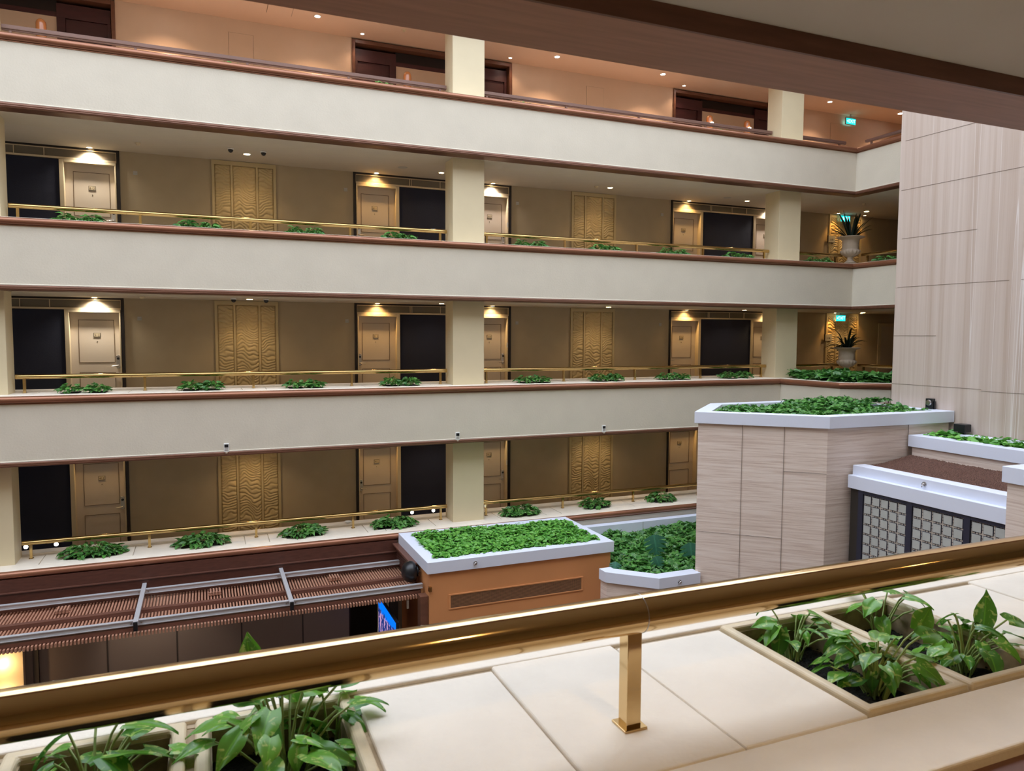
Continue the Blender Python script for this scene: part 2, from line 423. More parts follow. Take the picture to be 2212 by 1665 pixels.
# near wing: our ledge, wall below, band above, corridor behind the camera
NL = -1.03
def near_side():
    w = MB()
    v = MB(); v.box(XL, 13.3, 1.18, 2.36, -7.83, NL-.33)
    tag(v.build('wall_near', 'corridor'), 'wall of the near wing below the foreground ledge', 'wall', kind='structure')
    w.box(XL, 13.3, 2.10, 2.36, NL-.32, NL); w.box(XL, 13.3, 1.18, 1.425, NL-.32, NL)
    solid = [(XL, -2.2), (.805, 1.235), (2.97, 4.2), (6, 13.3)]
    for a, c in solid: w.box(a, c, 1.425, 2.10, NL-.32, NL)
    g = MB()
    for a, c in ((-.59, -.58), (-.068, -.043), (.362, .378), (.797, .806), (1.234, 1.243), (1.658, 1.669), (2.066, 2.081), (2.481, 2.498), (2.96, 2.971)): g.box(a, c, 1.426, 2.099, NL-.1, NL-.014)
    for a, c in ((-2.2, .805), (1.235, 2.97)): g.box(a, c, 2.077, 2.0995, NL-.1, NL-.012)  # tan strips laid in the joints, darker than the ledge stone
    tag(g.build('wall_near', 'strips'), 'tan grout in the joints of the foreground ledge', 'strips', kind='structure')
    tag(w.build('wall_near', 'ledge', bevel=.008, seg=3), 'cream ledge wall in the foreground under the brass rail', 'wall', kind='structure')
    c = MB(); c.box(XL, 13.3, 1.10, 1.18, FL[2], NL-.03)  # thin brown facing over the ledge's corridor side
    tag(c.build('wall_near', 'midwood'), 'brown facing on the corridor side of the foreground ledge', 'wall', kind='structure')
    r = MB(); r.sweep([(13.3, 2.36), (XL, 2.36)], [(o, NL+z) for o, z in RAILP])
    tag(r.build('trim_5', 'copper'), 'copper moulding on the outer edge of the foreground ledge', 'moulding', kind='structure')
    u = MB(); u.box(XL, 13.3, 2.04, 2.36, .99, 9.9)
    tag(u.build('wall_near', 'corridor'), 'wall above the foreground opening', 'wall', kind='structure')
    t = MB(); t.sweep([(13.3, 2.35), (XL, 2.35)], [(0, .985), (.03, .99), (.035, 1.06), (.03, 1.13), (0, 1.13)])
    t.box(XL, 13.3, 2.04, 2.36, .975, .988, 1)
    t.box(XL, 13.3, 2.028, 2.04, .975, 1.05, 0)
    tag(t.build('trim_6', ['copper_trim', 'soffit_trim']), 'wide brown wood trim overhead across the top of the view', 'trim', kind='structure')
    c = MB(); c.box(XL, 13.3, -2.6, 2.03, 1.045, 1.15)
    tag(c.build('ceiling', 'ceil'), 'ceiling of the near corridor overhead', 'ceiling', kind='structure')
    f = MB(); f.box(XL, 13.3, -2.6, 1.18, FL[2]-.12, FL[2])
    tag(f.build('floor', 'carpet'), 'carpeted floor of the near corridor', 'floor', kind='structure')
    w = MB(); w.box(XL, 13.3, -2.7, -2.6, FL[2], 1.1); w.box(13.2, 13.4, -2.6, 2.36, FL[2], 1.1)
    tag(w.build('wall_behind', 'corridor'), 'beige wall of the near corridor', 'wall', kind='structure')
near_side()
w = MB(); w.box(XL, 24, 18.28, 18.4, -7.95, 9.9); w.box(24, 24.2, 2, 18.4, -7.95, 9.9)  # added unseen walls that stop sky light leaking in behind the galleries
tag(w.build('wall_light_stop', 'corridor'), 'added wall behind the far galleries, shutting out stray sky light', 'wall', kind='structure')
w = MB(); w.box(XL-.3, XL, -2.7, 18.4, -7.83, 9.9)
tag(w.build('wall_left', 'corridor'), 'cream end wall of the atrium far to the left', 'wall', kind='structure')
w = MB(); w.box(15.6, 24, 8, 10.9, -7.83, 9.9)
tag(w.build('wall_right', 'corridor'), 'lobby wall behind the marble tower', 'wall', kind='structure')
f = MB(); f.box(XL, 24, 1, 18, -7.95, -7.83)
tag(f.build('floor', 'darkwood'), 'lobby floor far below', 'floor', kind='structure')
# skylight bars over the atrium
s = MB()
for x in range(-15, 14, 2): s.box(x-.05, x+.05, 2.3, 14.6, 9.9, 10.05)
for y in (4.4, 6.5, 8.6, 10.7, 12.8): s.box(XL, 15.6, y-.04, y+.04, 9.92, 10.03)
tag(s.build('window_1', 'white'), 'white glazing bars of the atrium skylight', 'skylight', kind='structure')
# wall under the lowest gallery
w = MB()
w.box(XL, 2.5, 14.30, 14.5, -7.83, -5.20, 0)
for x in (-2.745, -1.68, -.575, .52, 1.62): w.box(x-.012, x+.012, 14.29, 14.31, -7.83, -5.2, 1)
w.box(-2.9, 2.5, 14.293, 14.31, -5.93, -5.915, 1)
w.box(-2.78, -2.70, 14.22, 14.30, -7.83, -5.2, 1)
tag(w.build('wall_lobby', ['panel', 'seam']), 'taupe cladding wall under the slatted canopy', 'wall', kind='structure')
w = MB()
w.box(2.5, 3.53, 16.5, 16.7, -7.83, -5.1); w.box(2.5, 2.56, 14.5, 16.6, -7.83, -5.1); w.box(2.5, 15.6, 14.5, 16.7, -5.2, -5.1)
tag(w.build('wall_lobby', 'black'), 'black recess beside the taupe cladding wall', 'wall', kind='structure')
w = MB(); w.box(3.7, 15.6, 14.5, 15.6, -7.83, -5.1)
tag(w.build('wall_lobby', 'cream'), 'cream lower wall behind the planters', 'wall', kind='structure')
w = MB()
for a, c, m_ in ((-4.11, -4.33, 0), (-4.335, -4.62, 0), (-4.625, -4.93, 0), (-4.935, -5.25, 0)):
    w.box(XL, 3.50, 14.42+.012*(abs(a) % .3 > .1), 14.5, a, c, m_)
w.box(XL, 3.50, 14.405, 14.43, -4.345, -4.325, 1)
tag(w.build('wall_fascia', ['darkwood', 'midwood']), 'dark red wood boards under the lowest gallery rail', 'fascia', kind='structure')

# ------------------------------------------------------------------ brass railings
def railing(name, pts, posts, z, r, label, group, m='brass_far', base=None, postw=.022, square=False, joint=None):
    """pts: the two ends (x, y) of a straight handrail; posts: (x, y)"""
    mx = (pts[0][0]+pts[1][0])/2; my = (pts[0][1]+pts[1][1])/2
    root = empty(name, (mx, my, base), label, 'railing', group)
    h = MB()
    if square:
        (x0, y0), (x1, y1) = pts
        if abs(x1-x0) > abs(y1-y0): h.box(x0, x1, y0-.045, y0+.045, z-.035, z+.035); h.box(x0, x1, y0-.03, y0+.03, z-.055, z-.035)
        else: h.box(x0-.045, x0+.045, y0, y1, z-.035, z+.035)
        h.build('handrail', m, root, bevel=.01)
    else:
        a = Vector((*pts[0], z)); c = Vector((*pts[1], z)); h.cyl(a, c, r, n=40 if r > .045 else 20)
        o = h.build('handrail', m, root, smooth=True)
        e = o.modifiers.new('edge', 'EDGE_SPLIT'); e.split_angle = math.radians(40)
    for (px, py) in posts:
        b = MB(); b.box(px-postw, px+postw, py-postw, py+postw, base+.004, z-r*.6)
        q = b.build('post', m, root, bevel=.002)
        f = MB(); f.box(px-postw*1.6, px+postw*1.6, py-postw*1.6, py+postw*1.6, base, base+.006)
        f.build('base_plate', m, q, bevel=.001)
    if joint is not None:
        k = MB(); k.cyl((joint-.0015, pts[0][1], z), (joint+.0015, pts[0][1], z), r+.0008, n=40)
        k.build('joint_ring', 'steel', root, smooth=False)
    return root
RX = [((-3.06, 4.79), [-2.93, -1.035, .86, 2.76, 4.65], 'left'), ((5.57, 13.43), [5.70, 7.60, 9.50, 11.40, 13.30], 'middle'), ((14.2, 15.93), [15.72], 'right')]
for i in range(4):
    for (xa, xb), ps, wd in RX:
        railing('handrail' if i == 0 else 'brass_railing', ((xa, 15.2), (xb, 15.2)), [(p, 15.2) for p in ps], LV[i]+(.315 if i == 0 else .285), .042,
                ('brown flat handrail on the %s, %s stretch' if i == 0 else 'brass railing on the %s, %s stretch between pillars') % (NAMES[i], wd),
                'railings on the galleries', 'bronze' if i == 0 else 'brass_far', LV[i], square=(i == 0))
for i in (0, 1, 2):
    railing('handrail' if i == 0 else 'brass_railing', ((16.3, 14.85), (16.3, 10.95)), [(16.3, 14.68), (16.3, 12.8)], LV[i]+(.315 if i == 0 else .285), .042,
            '%s railing on the side wing of the %s' % ('brown' if i == 0 else 'short brass', NAMES[i]), 'railings on the galleries', 'bronze' if i == 0 else 'brass_far', LV[i], square=(i == 0))
railing('brass_railing', ((-9.0, 1.632), (9.0, 1.632)), [(1.021, 1.634), (-.874, 1.634), (2.917, 1.634)], -.7275, .0504, 'thick polished brass railing crossing the foreground',
        'railings on the galleries', 'brass', NL, .0215, joint=1.043)

# ------------------------------------------------------------------ doors
def make_door(i, bx, side, num, n):
    """side 0: leaf at the bay's left, 1: leaf at its right"""
    C_, F_ = CE[i], FL[i]
    def X(u): return bx+u if side == 0 else bx+BW-u
    root = empty('door_%d' % n, (X(.53), BY, F_), None, 'door', 'guest room doors', 'structure')
    fr = MB()
    fr.box(X(.065), X(.095), BY-.005, BY+.2, F_, C_-.30)
    fr.box(X(.985), X(1.065), BY-.005, BY+.2, F_, C_-.245)
    fr.box(X(.065), X(.985), BY-.004, BY+.13, C_-.30, C_-.245)
    fr.build('door_frame', 'doorframe', root, bevel=.006)
    lf = MB(); ly = BY+.14
    lf.box(X(.095), X(.985), ly, ly+.05, F_+.01, C_-.295)
    leaf = lf.build('door_leaf', 'door', root)
    g = MB()
    for za, zb in ((C_-.445, C_-1.315), (C_-1.51, F_+.25)):
        a, b_ = X(.20), X(.845)
        if a > b_: a, b_ = b_, a
        w_ = .009
        g.box(a, b_, ly-.007, ly, za-w_, za); g.box(a, b_, ly-.007, ly, zb, zb+w_)
        g.box(a, a+w_, ly-.007, ly, zb+w_, za-w_); g.box(b_-w_, b_, ly-.007, ly, zb+w_, za-w_)
    g.build('panel_moulding', 'groove', leaf)
    cx = X(.515)
    p = MB(); pz = C_-.755
    p.box(cx-.065, cx+.065, ly-.012, ly-.001, pz-.045, pz+.045, 0)
    p.box(cx-.052, cx+.052, ly-.0135, ly-.011, pz-.032, pz+.034, 1)
    pl = p.build('number_plate', ['plate', 'doorframe'], leaf, bevel=.002)
    off = pl.parent.location*0
    t = text_mesh(num, .062, (cx-root.location.x, ly-.0145-root.location.y, pz-.002-root.location.z), 'text', leaf, 'door_number')
    k = MB(); k.lathe([(.0, -.008), (.009, -.008), (.011, 0)], (cx, ly, C_-.885), 10, axis='y'); k.build('peephole', 'plate', leaf)
    lx = X(.145); sg = 1 if side == 0 else -1
    k = MB()
    k.lathe([(0, -.016), (.032, -.016), (.04, -.004), (.04, 0)], (lx, ly, C_-1.20), 16, axis='y')
    k.box(lx-.036, lx+.036, ly-.014, ly, C_-1.40, C_-1.20)
    k.lathe([(0, -.016), (.032, -.016), (.04, -.004), (.04, 0)], (lx, ly, C_-1.40), 16, axis='y')
    lk = k.build('lock_plate', 'steel', leaf)
    k = MB(); k.lathe([(0, -.026), (.024, -.024), (.026, -.01)], (lx, ly, C_-1.235), 14, axis='y'); k.build('card_reader', 'blackplastic', lk)
    k = MB(); k.cyl((lx, ly-.01, C_-1.38), (lx, ly-.055, C_-1.38), .014, n=10)
    k.tube([(lx, ly-.05, C_-1.38), (lx+sg*.05, ly-.055, C_-1.385), (lx+sg*.12, ly-.05, C_-1.392)], .010, 8)
    k.build('lever_handle', 'steel', lk, smooth=True)
    root['label'] = 'beige panelled guest door numbered %s in the %s' % (num, NAMES[i])
    return root
dn = 1
NUM = {(1, 0): '613', (1, 1): '612', (1, 2): '611', (1, 3): '610', (1, 4): '607', (1, 5): '606'}
for i in (1, 2, 3):
    base = {1: '6', 2: '5', 3: '4'}[i]
    for b_i, s_i, sfx in ((0, 1, '12'), (1, 0, '11'), (1, 1, '10'), (2, 0, '06'), (2, 1, '05')):
        make_door(i, BAYS[b_i], s_i, base+sfx, dn); dn += 1
# bay surround, transom, navy panel
TRL = {}
def lamp_col(i, b_i, s_i):
    if (b_i, s_i) in ((0, 1),): return ((1, .90, .74), 3.4) if i < 3 else ((1, .66, .30), 1.1)
    if (b_i, s_i) in ((1, 1), (2, 1)): return ((1, .86, .76), 2.8) if i == 1 else ((1, .68, .34), 1.5)
    return (1, .60, .22), 1.5
for i in (1, 2, 3):
    for b_i, bx in enumerate(BAYS):
        pos = ['left', 'middle', 'right'][b_i]
        C_, F_ = CE[i], FL[i]
        s = MB()
        s.box(bx, bx+.055, BY-.025, BY+.25, F_, C_, 0); s.box(bx+BW-.055, bx+BW, BY-.025, BY+.25, F_, C_, 0)
        s.box(bx+.055, bx+BW-.055, BY-.012, BY+.02, C_-.035, C_, 0)
        tag(s.build('trim_7', ['black']), 'black recess edge round the %s door bay of the %s' % (pos, NAMES[i]), 'trim', kind='structure')
        root = empty('transom_panel', (bx+BW/2, BY, C_-.245), 'ribbed bronze transom above the %s doors of the %s' % (pos, NAMES[i]), 'transom', 'transoms above the doors')
        a = MB(); a.box(bx+.06, bx+BW-.06, BY+.03, BY+.06, C_-.205, C_-.05)
        a.build('ribbed_panel', 'gauze', root)
        a = MB(); a.box(bx+.055, bx+BW-.055, BY-.004, BY+.05, C_-.052, C_-.038); a.box(bx+.055, bx+BW-.055, BY-.004, BY+.08, C_-.242, C_-.205)
        for k in range(4): a.box(bx+.06+(BW-.12)*k/3.-.006, bx+.06+(BW-.12)*k/3.+.006, BY, BY+.05, C_-.205, C_-.05)
        for k in (1.35, 2.05): a.box(bx+k, bx+k+.012, BY+.01, BY+.05, C_-.205, C_-.05)
        a.build('frame', 'doorframe', root)
        n_ = MB(); n_.box(bx+1.07, bx+BW-1.07, BY+.01, BY+.06, F_, C_-.25)
        tag(n_.build('navy_panel', 'navy'), 'dark navy wall panel between the %s doors of the %s' % (pos, NAMES[i]), 'wall panel', 'navy panels between doors')
# top gallery bays: wine coloured portals
for b_i, bx in enumerate(BAYS):
    C_, F_ = CE[0], FL[0]; pos = ['left', 'middle', 'right'][b_i]
    root = empty('wood_portal', (bx+BW/2, BY, F_), 'dark wine wooden door portal, %s one on the top gallery' % pos, 'portal', 'portals on the top gallery')
    a = MB(); a.box(bx, bx+.07, BY-.04, BY+.3, F_, C_-.03); a.box(bx+BW-.07, bx+BW, BY-.04, BY+.3, F_, C_-.03); a.box(bx+.07, bx+BW-.07, BY-.04, BY+.3, C_-.11, C_-.03)
    a.build('frame', 'wineframe', root, bevel=.006)
    for s_i in (0, 1):
        X = (lambda u: bx+u) if s_i == 0 else (lambda u: bx+BW-u)
        a = MB(); a.box(X(.09), X(1.03), BY+.10, BY+.16, C_-.45, C_-.18); a.box(X(.88), X(1.03), BY+.10, BY+.16, F_, C_-.45)
        a.box(X(.09), X(.15), BY+.10, BY+.16, F_, C_-.45); a.box(X(.15), X(.88), BY+.14, BY+.17, F_, C_-.45)
        a.build('side_panel', 'wine', root, bevel=.004)
    a = MB(); a.box(bx+1.03, bx+BW-1.03, BY+.16, BY+.2, C_-.35, C_-.12); a.build('transom', 'black', root)
    a = MB(); a.box(bx+1.03, bx+BW-1.03, BY+.12, BY+.17, C_-.44, C_-.35); a.build('rail', 'wine', root)
    a = MB(); a.box(bx+1.03, bx+BW-1.03, BY+.13, BY+.16, F_, C_-.44); a.build('inner_panel', 'peach', root)
# lift-lobby door in the third gallery
root = empty('door_20', (20.1, BY, FL[2]), 'plain beige service door at the far right of the third gallery', 'door', None, 'structure')
a = MB(); a.box(19.52, 19.64, BY-.03, BY, FL[2], .45); a.box(20.7, 20.82, BY-.03, BY, FL[2], .45); a.box(19.64, 20.7, BY-.029, BY, .36, .45); a.build('door_frame', 'doorframe', root)
a = MB(); a.box(19.64, 20.7, BY-.015, BY, FL[2], .36); a.build('door_leaf', 'door', root)

# ------------------------------------------------------------------ gold relief panels
def relief(w, h, x0, z0, y, seed):
    """a wavy carved field as real geometry"""
    s = .0125; nx = max(2, int(w/s)); nz = int(h/s); vs = []; fs = []
    for j in range(nz+1):
        for k in range(nx+1):
            x = w*k/nx; z = h*j/nz
            n1 = noise.noise(Vector((x*4.2+seed, z*2.6, seed*1.7))); n2 = noise.noise(Vector((x*9+seed, z*7, 5+seed)))
            ph = z/.072+2.1*n1+.55*n2+.5*math.sin(x*8+seed)
            q = abs(math.sin(math.pi*ph))**.5
            e = min(1, min(k, nx-k)/1.5, min(j, nz-j)/1.5)
            vs.append((x0+x, y-.034*q*e, z0+z))
    for j in range(nz):
        for k in range(nx):
            a = j*(nx+1)+k; fs.append((a, a+1, a+nx+2, a+nx+1))
    return vs, fs
def make_gold():
    root = empty('gold_relief_panel', (0, 0, 0))
    W_, H_ = 1.295, 2.66
    a = MB(); a.box(0, W_, -.04, 0, 0, .05); a.box(0, W_, -.04, 0, H_-.09, H_)
    for u0, u1 in ((0, .055), (.375, .415), (.885, .925), (1.24, 1.295)): a.box(u0, u1, -.042, 0, .05, H_-.09)
    a.box(.415, .885, -.02, 0, H_-.285, H_-.275)
    a.build('panel_frame', 'goldf', root)
    for k, (u0, u1, sd) in enumerate(((.055, .375, 1.3), (.415, .885, 4.1), (.925, 1.24, 1.3))):
        vs, fs = relief(u1-u0, H_-.14, u0, .05, -.006, sd)
        b = MB(); b.add(vs, fs); b.build('carved_field', 'gold', root, smooth=True, recalc=False)
    return root
gold = make_gold(); first = True
for i in (1, 2, 3):
    for k, gx in enumerate((.21, 8.71, 17.35)):
        if i == 3 and k == 2: continue
        o = gold if first else copy_tree(gold); first = False
        o.location = (gx, BY-.002, FL[i]+.002)
        tag(o, 'gold carved wave-pattern wall panel, %s one in the %s' % (['left', 'middle', 'right'][k], NAMES[i]), 'wall panel', 'gold relief panels')
for k, (x0, x1) in enumerate(((.607, 1.094), (9.12, 9.61), (17.3, 17.8))):
    a = MB(); a.box(x0-.005, x1+.005, BY-.002, BY, FL[0], 6.36, 1); a.box(x0, x1, BY-.008, BY-.001, FL[0], 6.355, 0)
    tag(a.build('access_panel', ['peach', 'groove']), 'flush peach access panel in the top gallery wall, %s one' % ['left', 'middle', 'right'][k], 'access panel', 'access panels')
a = MB(); a.box(1.32, 1.82, 15.96, 16.46, 6.634, 6.64, 1); a.box(1.328, 1.812, 15.968, 16.452, 6.630, 6.636, 0)
tag(a.build('ceiling_hatch', ['peach_ceil', 'groove']), 'square hatch in the top gallery ceiling', 'hatch')

# ------------------------------------------------------------------ lamps
def downlight(name, x, y, z, r, mm, label, group, energy=0, col=(1, .8, .5), size=110, aim=(0, 0, -1)):
    root = empty(name, (x, y, z), label, 'ceiling light', group)
    a = MB(); a.lathe([(r, -.004), (r*1.35, -.006), (r*1.4, 0), (r, 0)], (x, y, z), 20); a.build('trim_ring', 'whiteplastic', root)
    a = MB(); a.lathe([(0, -.005), (r, -.005)], (x, y, z), 20); a.build('lens', mm, root)
    if energy: spot(root, (0, 0, -.02), energy, col, size, .7, .04, aim)
    return root
for i in (1, 2, 3):
    for b_i, s_i in ((0, 1), (1, 0), (1, 1), (2, 0), (2, 1)):
        bx = BAYS[b_i]; x = bx+.515 if s_i == 0 else bx+BW-.515
        c, e = lamp_col(i, b_i, s_i)
        k = {1: .9, 2: .95, 3: .5}[i]
        downlight('door_downlight', x, BY-.095, CE[i], .045, 'lamp_white', '%s downlight above door %s of the %s' % ('white' if c[2] > .4 else 'amber', {1: '6', 2: '5', 3: '4'}[i]+{(0, 1): '12', (1, 0): '11', (1, 1): '10', (2, 0): '06', (2, 1): '05'}[(b_i, s_i)], NAMES[i]),
                  'downlights above the doors', 30*e*k, c, 132, (0, .12, -1))
    for x, w in ((.88, 'in front of the left gold panel'), (9.39, 'in front of the middle gold panel'), (18.0, 'in front of the right gold panel')):
        downlight('corridor_downlight', x, 16.30, CE[i], .062, 'lamp_white', 'round downlight %s of the %s' % (w, NAMES[i]), 'corridor downlights', 26, (1, .70, .38), 125)
    for x, w in ((5.04, 'behind the middle pillar'), (13.69, 'left of the right pillar')):
        downlight('corridor_downlight', x, 16.36, CE[i], .055, 'lamp_white', 'round downlight %s of the %s' % (w, NAMES[i]), 'corridor downlights', 17, (1, .76, .48), 130)
for x, y, r in ((2.32, 16.25, .055), (3.36, 16.78, .035), (6.9, 16.8, .035), (7.9, 16.3, .055), (10.88, 16.3, .055), (11.88, 16.8, .035), (16.46, 16.3, .055), (19.22, 16.3, .07), (-.6, 16.3, .055)):
    downlight('top_gallery_downlight', x, y, CE[0], r, 'lamp_cool', '%s downlight in the top gallery ceiling %.0f steps along from its left end' % ('small' if r < .05 else 'round', max(1, (x+4)*1.3)), 'top gallery downlights',
              105 if r > .05 else 16, (1, .64, .40), 118)
for i, zz in ((1, 'second'), (2, 'third')):
    for x, sd in ((17.5, 'left'), (18.55, 'right')):
        downlight('panel_spotlight', x, 16.86, CE[i], .035, 'lamp_white', 'amber spotlight at the %s edge of the right gold panel, %s gallery' % (sd, zz), 'amber spotlights', 26 if sd == 'left' else 12, (1, .50, .12), 80, .0 and None or (0, .12, -1))
# near corridor lamps behind the camera
for x in (-2.4, 1.3, 5.0): downlight('near_corridor_downlight', x, -.3, 1.045, .06, 'lamp_white', 'downlight in the near corridor ceiling above the viewer', 'near corridor downlights', 60, (1, .66, .30), 130)
# low round lamps on the navy panels of the lowest gallery
for k, x in enumerate((-3.37, -2.85, 4.5, 5.03)):
    root = empty('wall_lamp', (x, BY-.05, -4.22), 'small bright round lamp low on the %s navy panel, %s one' % ('left' if k < 2 else 'middle', ['left', 'right'][k % 2]), 'lamp', 'low lamps in the lowest gallery')
    a = MB(); a.lathe([(0, -.06), (.03, -.06), (.04, -.045)], (x, BY, -4.22), 14, axis='y'); a.build('bulb', 'lamp_hot', root)
    a = MB(); a.lathe([(.04, -.045), (.045, -.02), (.045, .008)], (x, BY, -4.22), 14, axis='y'); a.build('housing', 'steel', root)

# ------------------------------------------------------------------ ceiling devices
def dome_cam(x, y, z, label):
    root = empty('dome_camera', (x, y, z), label, 'security camera', 'dome cameras')
    a = MB(); a.lathe([(.06, 0), (.062, -.02), (.055, -.03)], (x, y, z), 20); a.build('base', 'whiteplastic', root, smooth=True)
    a = MB(); a.lathe([(.05, -.03), (.048, -.05), (.035, -.075), (.012, -.088), (0, -.09)], (x, y, z), 20); a.build('dome', 'blackplastic', root, smooth=True)
for i in (1, 2):
    dome_cam(.556, 15.92, CE[i], 'black dome camera left of the left downlight in the '+NAMES[i])
    dome_cam(1.176, 15.93, CE[i], 'black dome camera right of the left downlight in the '+NAMES[i])
    dome_cam(19.3, 15.9, CE[i], 'black dome camera near the marble wall in the '+NAMES[i])
def smoke(x, y, z, label):
    a = MB(); a.lathe([(.05, 0), (.05, -.015), (.03, -.03), (.03, -.045), (0, -.047)], (x, y, z), 16)
    tag(a.build('smoke_detector', 'doorframe', smooth=False), label, 'smoke detector', 'smoke detectors')
smoke(-1.11, 16.2, CE[1], 'round smoke detector in the second gallery ceiling near door 612')
smoke(9.0, 16.3, CE[1], 'round smoke detector beside the middle downlight of the second gallery')
smoke(-1.11, 16.2, CE[2], 'round smoke detector in the third gallery ceiling near door 512')
smoke(4.15, 16.2, CE[0], 'round smoke detector in the top gallery ceiling left of the middle pillar')
smoke(16.9, 15.4, CE[1], 'round smoke detector above the urn of the second gallery')
for i in (1, 2):
    for x, w in ((4.1, 'left of the middle pillar'), (12.9, 'left of the right pillar')):
        a = MB(); a.lathe([(.03, -.006), (.09, -.006), (.11, 0)], (x, 16.2, CE[i]), 20)
        tag(a.build('air_diffuser', 'greyplastic'), 'flat round air diffuser %s, %s' % (w, NAMES[i]), 'air vent', 'air diffusers')
for i in (1, 2):
    for x, w in ((-1.23, 'right of door %s12'), (3.01, 'left of door %s11'), (7.22, 'right of door %s10'), (11.45, 'left of door %s06')):
        root = empty('wall_plate', (x, BY, CE[i]-.40), 'small grey plate on the wall '+w % ('6' if i == 1 else '5'), 'wall plate', 'wall plates beside the doors')
        a = MB(); a.box(x-.04, x+.04, BY-.008, BY, CE[i]-.45, CE[i]-.37); a.build('plate', 'greyplastic', root, bevel=.002)
        a = MB(); a.box(x-.03, x+.03, BY-.011, BY-.007, CE[i]-.40, CE[i]-.38); a.build('strip', 'steel', root)
for i in (1, 2, 3):
    a = MB(); a.box(6.935, 6.965, BY-.03, BY-.024, CE[i]-1.02, CE[i]-.90)
    tag(a.build('door_card_switch', 'whiteplastic'), 'narrow white switch on the dark frame right of door %s10' % '_654'[i], 'switch', 'switches')

# ------------------------------------------------------------------ exit signs
def exit_sign(x, z, zc, w, label):
    y = 16.95
    root = empty('exit_sign', (x, y, zc), label, 'exit sign', 'exit signs')
    a = MB(); a.box(x-w/2-.012, x+w/2+.012, y-.02, y+.02, z-.095, z+.11); a.box(x-.02, x+.02, y-.01, y+.01, z+.10, zc); a.build('housing', 'greyplastic', root)
    a = MB(); a.box(x-w/2, x+w/2, y-.024, y-.019, z-.085, z+.085); a.build('lit_face', 'exit', root)
    text_mesh('EXIT', .135, (x+.035-x, -.0255, z-zc), 'exit_txt', root)
    a = MB(); a.add([(x-.165, y-.0255, z), (x-.125, y-.0255, z+.035), (x-.125, y-.0255, z-.035)], [(0, 1, 2)]); a.build('arrow', 'exit_txt', root)
    l = bpy.data.lights.new('sign_light', 'AREA'); l.energy = .35; l.color = (.35, 1, 1); l.size = .3; l.size_y = .15; l.shape = 'RECTANGLE'
    lo = bpy.data.objects.new('sign_light', l); COL.objects.link(lo); lo.location = (0, .03, z-zc); lo.parent = root; lo.rotation_euler = (math.pi/2, 0, 0); lo.rotation_euler = Vector((0, .8, .6)).to_track_quat('-Z', 'Y').to_euler()
exit_sign(17.94, 6.43, CE[0], .37, 'glowing teal exit sign hanging in the top gallery')
exit_sign(17.85, 3.56, CE[1], .37, 'glowing teal exit sign behind the urn plant of the second gallery')
exit_sign(17.80, .585, CE[2], .37, 'glowing teal exit sign above the urn plant of the third gallery')
for z, w in ((2.94, 'second'), (-.005, 'third')):
    x = 17.42
    root = empty('lobby_sign', (x, BY-.04, z), 'grey sign plate on the right gold panel of the %s gallery' % w, 'sign', 'lobby signs')
    a = MB(); a.box(x-.13, x+.13, BY-.075, BY-.045, z-.1, z+.1); a.build('plate', 'greyplastic', root, bevel=.004)
    a = MB(); a.box(x-.15, x-.13, BY-.07, BY-.04, z-.11, z+.1); a.build('edge', 'text', root)
    text_mesh('1-26', .07, (0, -.0375, -.015), 'text', root)
# wall thermometers on the third band
for k, x in enumerate((.328, 4.80, 8.26)):
    root = empty('wall_sensor', (x, FY-.02, -2.14), 'small white sensor with black display on the lower cream band, %s one' % ['left', 'middle', 'right'][k], 'sensor', 'wall sensors')
    a = MB(); a.box(x-.045, x+.045, FY-.03, FY, -2.15, -1.99); a.build('case', 'whiteplastic', root, bevel=.006)
    a = MB(); a.box(x-.034, x+.034, FY-.034, FY-.029, -2.065, -2.01); a.build('display', 'blackplastic', root)
    a = MB()
    for z in (-2.09, -2.115): a.box(x-.03, x+.03, FY-.033, FY-.029, z-.004, z+.004)
    a.build('printed_lines', 'text', root)
    a = MB(); a.lathe([(.018, 0), (.022, -.02), (0, -.03)], (x, FY-.03, -2.15), 12); a.build('foot', 'urn', root)
# domed wooden bollards on the top gallery
for k, x in enumerate((-2.611, 4.169, 12.119, 13.322)):
    root = empty('domed_post', (x, 16, FL[0]), 'orange varnished wooden post with a domed top, %s of four on the top gallery' % ['first', 'second', 'third', 'last'][k], 'post', 'domed posts')
    prof = [(.085, 0), (.085, 1.62)]+[(.085*math.cos(t*math.pi/14), 1.62+.10*math.sin(t*math.pi/14)) for t in range(1, 7)]+[(0, 1.72)]
    a = MB(); a.lathe(prof, (x, 16, FL[0]), 20); a.build('post_body', 'domewood', root, smooth=True)
    if k > 1:
        a = MB(); a.lathe([(0, -.03), (.05, -.03), (.055, 0)], (x, 15.915, 5.445), 14, axis='y'); a.build('lamp', 'lamp_hot', root)

